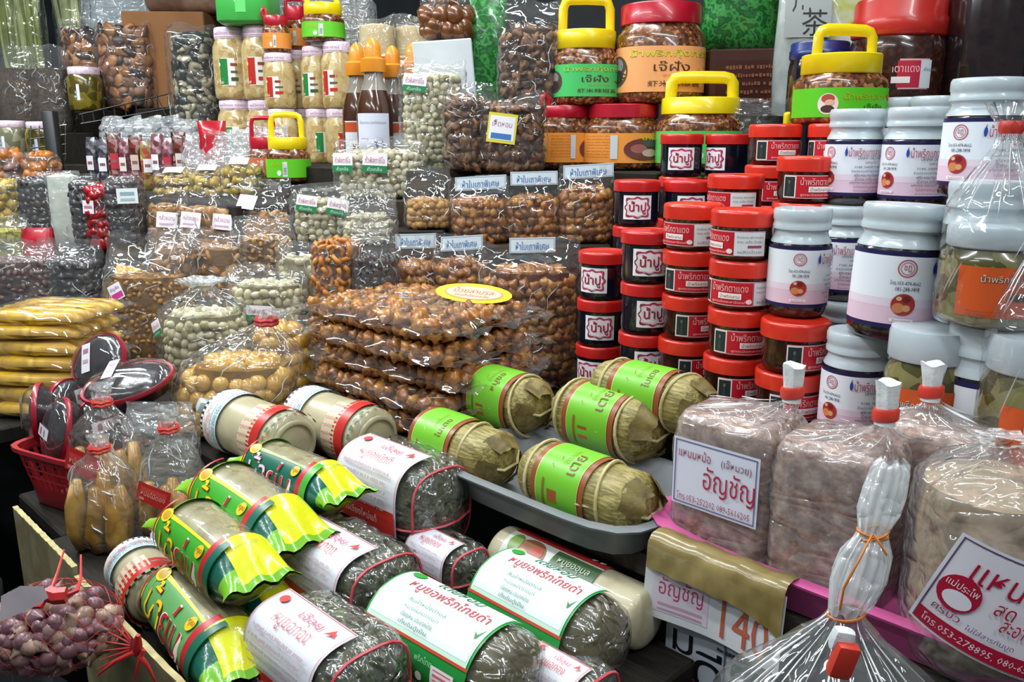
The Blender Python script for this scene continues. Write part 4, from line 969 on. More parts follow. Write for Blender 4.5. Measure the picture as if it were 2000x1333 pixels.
# stack of yellow bamboo packs
AY = math.radians(-8)
for i in range(7):
    T = .030; zz = TZ+i*T*.86
    px = [104, 108, 100, 110, 104, 98, 108][i]; D = 1.52
    p = atD(px, D, zz); L = wid(p, 232)
    t = thing('pickled_bamboo_pack', ['lowest', 'second', 'third', 'fourth', 'fifth', 'sixth', 'topmost'][i] + ' flat pack of yellow pickled strips, counted from the bottom of the pile', 'pack', p, (0, 0, AY+[.03, -.03, .02, 0, -.02, .04, 0][i]), 'flat packs of yellow pickled strips')
    for k in range(5):
        y = -.06+.03*k
        V, Fc = tube([(-L*.46, y+.003*math.sin(i+k), T*.45), (-L*.2, y+.006*math.sin(2*i+k), T*.52), (L*.1, y-.004, T*.5+.003*math.sin(i*3+k)), (L*.34, y+.004, T*.5), (L*.43, y, T*.42)], [.009, .0145, .0145, .0135, .007], 8, flat=.85)
        part('yellow_strip', me('strip', V, Fc, YST), t)
    f = pillow_fn(L*1.02, .17, T*1.15)
    for tp in (True, False):
        R = []
        for a in range(19):
            R.append([tuple(f(-1+2*a/18, -1+2*b/14, tp) + Vector((0, 0, -.002 + .002*nz((a*.4, b*.4, i), 1, i)))) for b in range(15)])
        V, Fc = grid(R, False); part('film', me('film', V, Fc, FILM_STIFF), t)
# dark fruit bags behind the yellow pile
PUR = [blob('bit', mat('purple_brown_bit', '#765454', .5, '#523838', 60), .010, .006, .005, .3, 6, 4, 1), blob('bit', mat('mauve_bit', '#8f6c66', .5, '#664a46', 60), .010, .006, .005, .3, 6, 4, 2)]
PURCORE = mat('purple_bit_mass', '#4a3230', .7, ['#5c403c', '#352322'], 90, tex='cells')
p = atD(45, 1.93, TZ+.002); bag('dried_fruit_bag', 'wide clear bag of purple-brown dried bits above the yellow pile', p, wid(p, 165), .12, hgt(p, 462), .80, 'flat', PUR, .018, PURCORE, seed=81, pname='dried_bit', limit=260)
p = atD(160, 1.97, TZ); bag('dried_fruit_bag', 'shiny bag of black dried fruit beside the yellow strips', p, wid(p, 115), .12, hgt(p, 468), .8, 'flat', DK, .024, DKCORE, seed=82, pname='dried_fruit')
p = atD(100, 2.05, TZ); t = soft_pack('red_sachet', 'small red sachet with white patch behind the purple dried bits', p, wid(p, 62), hgt(p, 445), .05, mat('red_glossy_sachet', '#b01c2e', .25, '#8f1424', 30, coat=.5), seed=12)
p = atD(30, 2.06, TZ+.0); t, f = bag('vegetable_bag', 'clear bag of yellow-green pickled stalks at the picture edge', p, wid(p, 110), .07, hgt(p, 425), .9, 'flat', core=mat('yellow_green_pickle', '#7d7a1c', .4, ['#a39a22', '#4c4f14', '#b8a83a'], 40, coat=.4), seed=83)

# more bags filling the middle distance
for i, (px, D, w_, top, fp, lab, mm, core, sz) in enumerate((
        (436, 1.86, 105, 440, 486, 'clear bag of tan chips with tall crumpled top behind the twisted pistachio bag', 'CHX', None, .028),
        (600, 1.80, 90, 470, 505, 'clear bag of pale pistachios squeezed beside the ring snacks', 'PIS', None, .022),
        (352, 1.84, 90, 440, 492, 'clear bag of tan chips behind the golden flakes', 'CHX', None, .028))):
    ms = PISM if mm == 'PIS' else [blob('chip', mat('toasted_chip', '#a8783e', .5, '#845826', 40), .015, .013, .006, .25, 7, 4, 3)]
    p = atD(px, D, TZ); h = hgt(p, top)
    bag('snack_bag', lab, p, wid(p, w_), .08, h, hgt(p, fp)/h, 'flat', ms, sz, PISCORE if mm == 'PIS' else mat('toasted_mass', '#6a4820', .7), seed=170+i, pname='snack', limit=90, folds=14, lean=.05)

# ---- tiers and bag rows on the far half of the stall
riser('dark tier under the row of labelled chip bags', 1.82, 2.235, .72, .925, 1.15)
riser('dark tier under the rear chip bags and small sachets', 1.82, 2.84, .93, 1.195, 1.25)
CH = [blob('chip', mat('tan_chip_a', '#9a6a34', .5, '#7a5020', 40), .017, .014, .006, .2, 7, 4, 1), blob('chip', mat('tan_chip_b', '#b08248', .5, '#8c6230', 40), .017, .014, .006, .2, 7, 4, 2)]
CHCORE = mat('tan_chip_mass', '#6a4820', .7, '#4e3414', 50)
YL = [blob('chip', mat('olive_yellow_a', '#a58a34', .5, '#7d661e', 40), .016, .014, .010, .2, 7, 5, 1), blob('chip', mat('olive_yellow_b', '#b59c48', .5, '#8f7630', 40), .016, .014, .010, .2, 7, 5, 2)]
LABC = lambda w_, h_: ['#e9e3ea', T_('กล้วยฉาบ', 0, .15*h_, w_*.75, h_*.34, '#b8698a'), R_(0, -.28*h_, w_*.7, h_*.12, '#c9a4b8')]
for i, (px, wpx, top, fp, m, lab, tg) in enumerate((
        (330, 74, 372, 405, CH, 'tan chip bag with pink-lettered slip beside the black jelly bag', ((.3, .50),)),
        (392, 76, 375, 410, CH, 'tan chip bag with pink-lettered slip in the middle of its row', ((-.1, .52),)),
        (452, 76, 380, 412, CH, 'tan chip bag with upright pink-lettered slip near the crumpled film', ((-.1, .5),)),
        (522, 96, 340, 420, CH, 'tan chip bag under a long streak of crumpled film', ((-.6, .62),)))):
    p = atD(px, 2.0-.02*(i % 2), 1.15); h = hgt(p, top)
    t, f = bag('chip_bag', lab, p, wid(p, wpx), .08, h, min(.88, hgt(p, fp)/h), 'flat', m, .030, CHCORE, seed=100+i, pname='chip', group='clear chip bags', lean=.12, filmm=FILM_STIFF, limit=70, flatten=True)
    for a, v in tg: bag_tag(t, f, -PI/2+a, v, .046, .036, LABC(.046, .036), tilt=-.1)
for i, (px, wpx, top, m, lab) in enumerate((
        (345, 80, 322, YL, 'rear bag of olive-yellow fruit chips beside the dark sachets'),
        (410, 80, 316, YL, 'rear bag of olive-yellow fruit chips in the middle of its row'),
        (472, 84, 300, YL, 'rear bag of olive-yellow fruit chips with red tape by the yellow loop-handled jar'))):
    p = atD(px, 2.25, 1.25); h = hgt(p, top)
    t, f = bag('chip_bag', lab, p, wid(p, wpx), .08, h, .62, 'flat', m, .030, CHCORE, seed=110+i, pname='chip', group='clear chip bags', filmm=FILM_STIFF, limit=60, lean=.2)
    bag_tag(t, f, -PI/2, .80, .05, .03, LABC(.05, .03))
RIBF = mat('red_tape', '#c8382a', .4)
for i in range(7):
    px = 380+i*26; p = atD(px, 2.38-.01*i, 1.25); h = hgt(p, 262-3*i)
    bag('chip_bag', 'flattened clear bag in the shiny overlapping row, ' + ['first beside the small sachets', 'second from the small sachets', 'third from the small sachets', 'fourth from the small sachets', 'fifth from the small sachets', 'sixth from the small sachets', 'last before the red packet'][i], p, wid(p, 60), .035, h, .5, 'flat', core=mat('pale_pink_chip_mass', '#a08a7a', .6, '#86705e', 40), seed=120+i, group='clear chip bags', lean=.15, rotx=0, filmm=film('shiny_crumpled_film', haze=.22, k=.8, base=.14, bscale=60, bstr=.9), rotz=-.5+.15*(i % 3))
# the black jelly bags with red packets
RJ = [blob('jelly', mat('red_jelly', '#a5121c', .2, '#7a0c14', 30, coat=.6), .018, .012, .012, .1, 7, 5, 1)]
p = atD(178, 2.02, 1.15); bag('jelly_bag', 'dark glossy bag beside the white powder bag', p, wid(p, 46), .07, hgt(p, 338), .85, 'flat', DK, .024, DKCORE, seed=131, pname='jelly')
p = atD(208, 1.99, 1.15); t, f = bag('jelly_bag', 'bright red jelly bag between two dark bags', p, wid(p, 40), .07, hgt(p, 352), .85, 'flat', RJ, .030, mat('red_jelly_mass', '#6a0a12', .4), seed=132, pname='jelly'); bag_tag(t, f, -PI/2-.5, .62, .036, .03, ['#e8e2e6', R_(0, 0, .026, .006, '#c07a96')])
p = atD(254, 1.98, 1.15); t, f = bag('jelly_bag', 'dark dried fruit bag with white slip between red jelly and tan chips', p, wid(p, 62), .08, hgt(p, 340), .88, 'flat', DK, .024, mat('brown_black_mass', '#221814', .6), seed=133, pname='jelly'); bag_tag(t, f, -PI/2+.55, .72, .044, .034, ['#dde5e8', R_(0, .005, .03, .008, '#8aa6b0'), R_(0, -.008, .03, .006, '#a8b8c0')])
p = atD(140, 2.12, 1.12); bag('powder_bag', 'plain white powder bag standing beside the dark purple bag', p, wid(p, 56), .06, hgt(p, 330), .92, 'flat', core=mat('white_powder', '#c9cfc6', .8, '#bcc4b8', 40), seed=134)
p = atD(94, 2.15, 1.12); bag('dried_fruit_bag', 'shiny dark purple fruit bag under the orange ones', p, wid(p, 76), .09, hgt(p, 338), .9, 'flat', DK, .024, mat('purple_black_mass', '#1f181c', .6), seed=135, pname='dried_fruit')
riser('dark tier block under the purple fruit and yellow lump bags', 2.24, 2.60, .62, .80, 1.12)
p = atD(28, 2.2, 1.12); bag('dried_fruit_bag', 'olive-yellow lumpy fruit bag at the picture edge', p, wid(p, 72), .09, hgt(p, 345), .9, 'flat', YL, .032, mat('olive_mass', '#6e6024', .7), seed=136, pname='dried_fruit')
p = atD(22, 2.45, 1.25); OR = [blob('fruit', mat('orange_fruit_a', '#b5702a', .4, '#8f4f18', 30), .02, .017, .012, .2, 7, 5, 1), blob('fruit', mat('mauve_fruit', '#8a6a62', .4, '#6a4a44', 30), .02, .017, .012, .2, 7, 5, 2)]
bag('dried_fruit_bag', 'bag of mauve and orange candied fruit beneath the wire basket jars', p, wid(p, 62), .09, hgt(p, 295), .9, 'flat', OR, .036, CHCORE, seed=137, pname='candied_fruit')
p = atD(88, 2.45, 1.25); bag('dried_fruit_bag', 'bag of bright orange candied fruit below the wire basket', p, wid(p, 62), .09, hgt(p, 300), .9, 'flat', OR[:1], .036, CHCORE, seed=138, pname='candied_fruit')
riser('dark tier block under the candied fruit bags', 2.62, 2.87, .66, .92, 1.25)
# small sachets row
SACH = [mat('sachet_brown', '#5a2f24', .3, ['#b8a09a', '#7a2a2a', '#3f1f18'], 70, tex='cells', coat=.5), mat('sachet_mauve', '#7a4a52', .3, ['#c8b0b4', '#9a4a5a', '#5a3038'], 80, tex='cells', coat=.5), mat('sachet_olive', '#8a7a3a', .3, ['#c9b86a', '#5a4a24', '#a83a34'], 70, tex='cells', coat=.5), mat('sachet_dark', '#2c2a30', .3, ['#a8a8b0', '#1c1a20', '#4a4650'], 80, tex='cells', coat=.5)]
for i in range(10):
    px = 190+i*21; p = atD(px, 2.62-.015*i, 1.25); h = hgt(p, 268+[0, 6, -8, 4, -4, 8, -6, 2, -10, 5][i])
    nm = ['first', 'second', 'third', 'fourth', 'fifth', 'sixth', 'seventh', 'eighth', 'ninth', 'tenth'][i]
    t = soft_pack('small_sachet', f'small dark sachet, {nm} of the row below the wire rack counted from the dark post', p, wid(p, 26), h, .03, SACH[(3, 3, 0, 1, 0, 2, 1, 1, 0, 1)[i]], rotz=.25*(i % 3-1), seed=i, cat='sachet',
                  elems=[R_(0, h*.5, wid(p, 15), h*.28, ['#dcd8dc', '#e2e0e4', '#b83040', '#d8d0c8', '#c8b0a8'][i % 5]), R_(0, h*.5, wid(p, 10), h*.06, '#8a5a5a')])
p = atD(424, 2.40, 1.25); t = soft_pack('red_packet', 'crumpled bright red packet at the end of the sachet row', p, wid(p, 52), hgt(p, 236), .06, mat('red_packet_foil', '#c01f2c', .25, '#98141f', 25, coat=.5), rotz=.3, seed=7, cat='packet')
# ---- far rack
ZF = 1.50
riser('tall dark rack block carrying mushroom bags at the far end', 2.72, 3.6, 1.22, 1.9, ZF)
MU = [blob('slice', mat('brown_mushroom_a', '#6a3f22', .45, '#452613', 40), .028, .022, .008, .25, 8, 4, 1), blob('slice', mat('brown_mushroom_b', '#85552e', .45, '#5a341a', 40), .030, .022, .008, .25, 8, 4, 2)]
MU.append(blob('slice', mat('tan_mushroom', '#a8713c', .45, '#7d4c22', 30), .032, .024, .008, .25, 8, 4, 3)); MU.append(blob('slice', mat('dark_mushroom', '#3a2012', .45, '#26140b', 30), .028, .022, .008, .25, 8, 4, 4))
MUCORE = mat('brown_mushroom_mass', '#39200f', .7, '#241309', 40)
p = atD(255, 2.95, ZF); bag('mushroom_bag', 'large clear bag of reddish-brown mushroom slices at the far rack', p, wid(p, 104), .10, hgt(p, 44), .92, 'flat', MU, .045, MUCORE, seed=141, pname='mushroom_slice', flatten=True, filmm=FILM_STIFF)
p = atD(168, 3.02, ZF+.10); bag('mushroom_bag', 'smaller bag of dark brown mushroom slices above the pickle jar', p, wid(p, 78), .10, hgt(p, 36), .78, 'flat', MU, .040, MUCORE, seed=142, pname='mushroom_slice', flatten=True, filmm=FILM_STIFF)
def pickle(label, p, d, h, m):
    t = thing('pickle_jar', label, 'jar', p, (0, 0, .2)); r = d/2
    V, Fc = lathe([(r*.88, 0), (r, .006), (r, h*.7), (r*.92, h*.8), (r*.85, h*.84)], 20, sq=2.5); part('body', me('body', V, Fc, m), t)
    V, Fc = lathe([(r*.9, h*.83), (r*.92, h*.84), (r*.92, h*.97), (r*.88, h), (r*.2, h)], 20); part('lid', me('lid', V, Fc, LIDP), t)
    sheet(t, cyl(r*1.01, -.5, h*.42), [R_(0, 0, r*.8, h*.36, '#d5dae4'), R_(0, 0, r*.5, h*.06, '#8a9ac0'), R_(0, -h*.1, r*.5, h*.04, '#a8b0c8')])
OLV = mat('olive_pickle_in_jar', '#6d5f1f', .2, ['#8a7a2c', '#4a4014'], 50, coat=.8, tex='cells')
p = atD(172, 2.88, ZF-.01); pickle('olive pickle jar with pink lid between two mushroom bags', p, wid(p, 62), hgt(p, 132), OLV)
SH = mat('dark_shredded_mass', '#2f2013', .7, ['#43301c', '#1e140b', '#57401f'], 60, detail=6, stretch=(1, 1, .5), bump=.6, bscale=120)
ZW = 1.42
p = atD(40, 2.95, ZW); bag('shredded_mushroom_bag', 'glossy dark shredded mushroom bag at the picture edge', p, wid(p, 84), .10, hgt(p, 88), .72, 'flat', core=SH, seed=143, filmm=FILM_STIFF, folds=24)
p = atD(110, 2.95, ZW); bag('shredded_mushroom_bag', 'glossy dark shredded mushroom bag beside the olive pickle jar', p, wid(p, 74), .10, hgt(p, 92), .74, 'flat', core=SH, seed=144, filmm=FILM_STIFF, folds=24)
p = atD(28, 2.70, 1.335); pickle('pale pickle jar in the wire basket at the picture edge', p, wid(p, 58), hgt(p, 236), mat('pale_pickle_in_jar', '#8f8a70', .2, ['#a8a48a', '#6a6a52'], 50, coat=.8, tex='cells'))
p = atD(93, 2.68, 1.325); pickle('olive pickle jar behind the black wires of the basket', p, wid(p, 64), hgt(p, 238), OLV)
riser('dark block under the wire basket', 2.90, 3.17, .76, .985, 1.32, TIER)
WIRE = mat('black_wire', '#0d0e10', .4, coat=.2)
def wires(name, label, cat, segs, r=.0022):
    t = thing(name, label, cat, Vector(segs[0][0]))
    o = Vector(segs[0][0])
    for a, b in segs:
        V, Fc = tube([Vector(a)-o, Vector(b)-o], r, 5); part('wire', me('wire', V, Fc, WIRE), t)
    return t
sg = []
for k in range(5): sg.append((pt(60+17*k, 246, 2.6), pt(60+17*k, 312, 2.6)))
for k in range(4): sg.append((pt(58, 250+18*k+4, 2.6), pt(130, 244+19*k, 2.6)))
wires('wire_basket', 'black wire basket front holding the pickle jars', 'basket', sg)
sg = []
for k in range(9): sg.append((pt(160+21*k, 222-4*k, 2.75), pt(163+21*k, 240-3*k, 2.70)))
sg.append((pt(155, 224, 2.75), pt(335, 182, 2.75))); sg.append((pt(158, 242, 2.70), pt(345, 210, 2.70))); sg.append((pt(300, 178, 2.75), pt(325, 226, 2.70)))
wires('wire_rack', 'tilted black wire rack below the large mushroom bag', 'rack', sg)
V, Fc = rbox(.035, .035, .55, .003, 1); solo('rack_post', me('post', V, Fc, mat('dark_metal_post', '#17191c', .5)), 'dark upright metal post beside the sachet row', 'post', atD(140, 2.66, TZ))
BLM = [blob('slice', mat('black_fungus_a', '#24241e', .35, '#131310', 40, coat=.3), .022, .016, .006, .3, 7, 4, 1), blob('slice', mat('grey_fungus', '#6a6452', .4, '#45402f', 40), .020, .015, .006, .3, 7, 4, 2), BLm] if False else [blob('slice', mat('black_fungus_a', '#24241e', .35, '#131310', 40, coat=.3), .022, .016, .006, .3, 7, 4, 1), blob('slice', mat('grey_fungus', '#6a6452', .4, '#45402f', 40), .020, .015, .006, .3, 7, 4, 2)]
BLM.append(blob('slice', mat('pale_fungus', '#a89e80', .45, '#7a7058', 40), .018, .012, .006, .3, 7, 4, 5)); p = atD(394, 2.72, ZS+.02); bag('black_fungus_bag', 'tall bag of black and grey fungus beside the fruit jars', p, wid(p, 92), .11, hgt(p, 48), .93, 'flat', BLM, .034, mat('black_fungus_mass', '#17160f', .7), seed=145, pname='fungus_slice', flatten=True, filmm=FILM_STIFF)
p = atD(352, 3.05, ZF); V, Fc = rbox(wid(p, 150), .2, hgt(p, 30), .004, 1)
cb = thing('cardboard_box', 'brown cardboard box with dark print behind the fungus bag', 'box', p, (0, 0, .05)); part('box_body', me('box_body', V, Fc, mat('brown_box_board', '#8a5c33', .8, '#7c5029', 8), smooth=False), cb)
sheet(cb, lambda u, v, o: (u, -.101-o, v), [R_(-.07, hgt(p, 132), .06, .03, '#6a2f24'), R_(-.07, hgt(p, 132), .05, .02, '#5a1f1a')], name='print_patch')
p = atD(372, 3.0, ZF+hgt(atD(352, 3.05, ZF), 30)+.002); V, Fc = roll_mesh(.30, .07, .07, 2.4, .6, wr=.08, seed=4, sc=12); solo('brown_sack', me('sack', V, Fc, mat('brown_paper_sack', '#6e5140', .75, ['#5a3f30', '#836450'], 10, bump=.4, bscale=25)), 'lumpy brown paper sack lying on the cardboard box', 'sack', p)
# hanging greens
STALK = [mat('yellow_green_stalk', '#7f8a34', .4, '#5d6a22', 20, coat=.2), mat('pale_green_stalk', '#b9bf8a', .4, '#97a068', 20, coat=.2)]
for i, (px, wpx, lab) in enumerate(((38, 40, 'bagged greens standing beside the pale panel'), (78, 52, 'middle bag of long yellow-green stalks above the mushroom bags'), (158, 50, 'bag of pale green stalks behind the smaller mushroom bag'))):
    p = atD(px, 3.3+.1*(i == 2), ZF+(.02 if i < 2 else .22)*0); h = hgt(p, -60); t = thing('greens_bag', lab, 'bag', p, (0, 0, 0), 'bags of long greens')
    rg = random.Random(i)
    for k in range(7):
        x = wid(p, wpx)*(k/6-.5)*.8
        V, Fc = tube([(x*.6, rg.uniform(-.02, .02), .005), (x, rg.uniform(-.02, .02), h*.5), (x*1.2+rg.uniform(-.02, .02), 0, h)], [.008, .011, .014], 6); part('stalk', me('stalk', V, Fc, STALK[1 if i == 2 else k % 2]), t)
    f = bag_fn(wid(p, wpx)*1.1, .07, h, .95, 'flat', 5+i); V, Fc = grid([[tuple(f(2*PI*j/26, v/16, 1.05, .004)) for j in range(26)] for v in range(17)]); part('film', me('film', V, Fc, FILM_STIFF), t)
riser('dark block under the bagged greens', 3.605, 3.95, .98, 1.40, ZF)
riser('dark block under the shredded mushroom bags', 3.19, 3.5, .84, 1.12, ZW)
p = atD(-14, 3.45, ZF-.02); V, Fc = rbox(wid(p, 64), .03, .6, .003, 1); solo('pale_panel', me('panel', V, Fc, mat('pale_mint_panel', '#b9d2cf', .5, '#a8c4c2', 6), smooth=False), 'pale mint board standing at the far picture edge', 'board', p+Vector((0, 0, hgt(p, 72))))

p = atD(262, 3.2, ZF); bag('crumpled_film_bag', 'crumpled silvery clear bag stuffed behind the large mushroom bag', p, wid(p, 150), .12, hgt(p, -20), .9, 'flat', core=mat('pale_blue_stuffing', '#8fa0a8', .6, '#6f8088', 20), seed=191, filmm=_M['shiny_crumpled_film'], folds=20)
p = atD(640, 2.78, ZS); bag('crumpled_film_bag', 'crumpled clear bag of pale goods behind the fruit jars', p, wid(p, 200), .12, hgt(p, -20), .9, 'flat', core=mat('grey_beige_stuffing', '#8a8478', .6, '#6a655c', 20), seed=192, filmm=_M['shiny_crumpled_film'], folds=20)
for i, (px, top, col, lab) in enumerate(((228, 232, '#3a3c44', 'crumpled dark packet under the wire rack beside the metal post'), (262, 226, '#6a6f78', 'crumpled grey packet under the wire rack behind the sachets'), (298, 230, '#8a8f96', 'crumpled silver packet behind the middle of the sachet row'), (334, 222, '#4a4650', 'crumpled dark violet packet behind the sachet row'), (372, 232, '#9a9298', 'crumpled pale packet beside the tall fungus bag'))):
    p = atD(px, 2.70-.02*i, 1.25)
    bag('foil_packet', lab, p, wid(p, 46), .05, hgt(p, top), .86, 'flat', core=mat('packet_stuff_%d' % i, col, .4, [col, '#c8c8cc', '#5a3038'], 60, tex='cells', coat=.4, mix=(.5, .95)), seed=200+i, group='crumpled packets under the wire rack', cat='packet', filmm=_M['shiny_crumpled_film'], folds=12, rotz=.2*(i % 3-1), lean=.05)

# ================================================================== GREY TRAY WITH LEAF BUNDLES
def tray(name, label, cat, cs, cq, ls, lq, z, hgt_, m, lip=.012, th=.004, slope=.012):
    # open tray: rounded-rectangle rings outside and inside; lies along the stall
    def ring(dx, dz, n=40, p=5):
        out = []
        for j in range(n):
            a = 2*PI*j/n; c, s = math.cos(a), math.sin(a); k = (abs(c)**p+abs(s)**p)**(-1/p)
            out.append(((ls/2+dx)*c*k, (lq/2+dx)*s*k, dz))
        return out
    R = [ring(-slope-th, .0), ring(-slope, .0), ring(0, hgt_-.004), ring(lip, hgt_-.003), ring(lip+.001, hgt_), ring(0, hgt_+.001), ring(-th, hgt_-.002), ring(-slope-th, th)]
    V, Fc = grid(R, True, True, True)
    return solo(name, me(name, V, Fc, m), label, cat, sq(cs, cq, z), (0, 0, A45))
GREYP = mat('grey_plastic_tray', '#7d8083', .4, '#72767a', 12)
# tray centre from its seen front rim
f1 = at(808, 905, .965); f2 = at(1215, 1062, .955)
s_a, s_b = f2.dot(L_), f1.dot(L_); qf = (f1.dot(Q_)+f2.dot(Q_))/2
tray('serving_tray', 'shallow grey plastic tray holding the leaf-wrapped bundles', 'tray', (s_a+s_b)/2-.010, qf+.108, (s_b-s_a)+.004, .215, TZ, .042, GREYP)
LEAF = mat('dried_banana_leaf', '#8c7f42', .55, ['#6f6430', '#a3955a', '#857638'], 22, bump=.6, bscale=40, stretch=(1, 6, 6), bdist=.003, coat=.15)
LEAF2 = mat('dried_leaf_fold', '#7a6a34', .55, ['#5a4c24', '#94824a'], 30, bump=.7, bscale=50, bdist=.004)
TWINE = mat('pale_bamboo_strip', '#c9bc8c', .5, '#b0a06c', 40)
def bundle(label, c, L, r, tilt, la, lw, rz=0., seed=1, roll=0., words='ใบเตย'):
    t = thing('leaf_bundle', label, 'food bundle', c, (0, tilt, A45+rz), 'leaf-wrapped bundles with green bands')
    V, Fc = roll_mesh(L, r, r*.96, 2.25, .9, wr=.10, seed=seed, sc=22)
    part('leaf_wrap', me('leaf_wrap', V, Fc, LEAF), t)
    # folded leaf flaps at the open end
    for k in range(3):
        a = .5+k*2.1+seed; R = []
        for i in range(4):
            x = L/2-.018+.008*i
            R.append([(x+.003*math.sin(b*7+k), r*(.98-.14*i)*math.cos(a+b), r*.96+r*(.98-.14*i)*math.sin(a+b)) for b in [-.75+1.5*j/7 for j in range(8)]])
        V, Fc = grid(R, False); part('leaf_flap', me('leaf_flap', V, Fc, LEAF2), t)
    mp = rollmap(r*1.035, r*.995, 2.25, la, .55+roll, r*.96); hh = r*3.1
    g = '#6fb82c'
    el = [R_(0, 0, lw, hh, '#8a4a26'), R_(0, 0, lw*.80, hh, '#b9cf6a'), R_(0, 0, lw*.77, hh, g)]
    el += [G_([(-lw*.18, .05*hh), (-lw*.10, .16*hh), (-lw*.05, .26*hh), (-lw*.06, .12*hh), (-lw*.12, .02*hh)], '#8a6a2a'), G_([(-lw*.16, -.30*hh), (lw*.02, -.30*hh), (lw*.02, -.18*hh), (-lw*.16, -.18*hh)], '#a3552a'),
           T_(words, lw*.20, .12*hh, hh*.24, lw*.14, '#7a4a20', PI/2), T_('ข้าวต้มมัด', lw*.02, .2*hh, hh*.22, lw*.10, '#8fae3c', PI/2), R_(-lw*.24, -.24*hh, lw*.03, hh*.3, '#a3552a')]
    sheet(t, mp, el, name='paper_band', step=.005, lift=.0006, off=.001)
    for k, (x0, x1) in enumerate(((la+lw*.5+.012, la+lw*.5+.03), (la-lw*.5-.012, la-lw*.5-.008))):
        if abs(x0) > L/2-.006: continue
        n = 26; V, Fc = tube([(x0+(x1-x0)*.5*math.sin(2*PI*i/n+seed), -(r*1.05)*math.cos(2*PI*i/n), r*.96+(r*1.02)*math.sin(2*PI*i/n)) for i in range(n)], .0022, 6, True)
        part('binding_strip', me('binding_strip', V, Fc, TWINE), t)
    V, Fc = tube([(L*.5*.2, -r*1.04, r*.9), (L*.40, -r*.8, r*.95), (L*.515, -r*.2, r*.8), (L*.515, r*.4, r*.9), (L*.42, r*.85, r*1.1)], .0022, 6); part('binding_strip', me('binding_strip', V, Fc, TWINE), t)
    return t
zt = TZ+.0085
def on_tray(px, py, z): return at(px, py, z)
rb = .041
bundle('leaf bundle with green band at the corner of the grey tray', at(905, 872, zt+rb)-Vector((0, 0, rb)), .175, rb, 0, -.028, .085, seed=1, words='ใบเตย')
bundle('nearest leaf bundle in the grey tray with torn green band', at(1145, 950, zt+rb)-Vector((0, 0, rb)), .195, rb*1.02, 0, -.012, .085, seed=2, roll=.1, words='เตย')
bundle('leaf bundle with green band behind the corner bundle', at(985, 790, zt+.055)-Vector((0, 0, rb-.008)), .165, rb*1.1, 0, .0, .09, seed=3, words='หมูยอ')
bundle('leaf bundle with green band lying second in the row behind', at(1187, 832, zt+.058)-Vector((0, 0, rb-.006)), .18, rb*1.15, 0, .0, .092, seed=4, words='เตย')
bundle('rearmost leaf bundle with two bands in front of the red tubs', sq(.672, .948, 1.008), .19, rb, 0, .0, .09, seed=5)

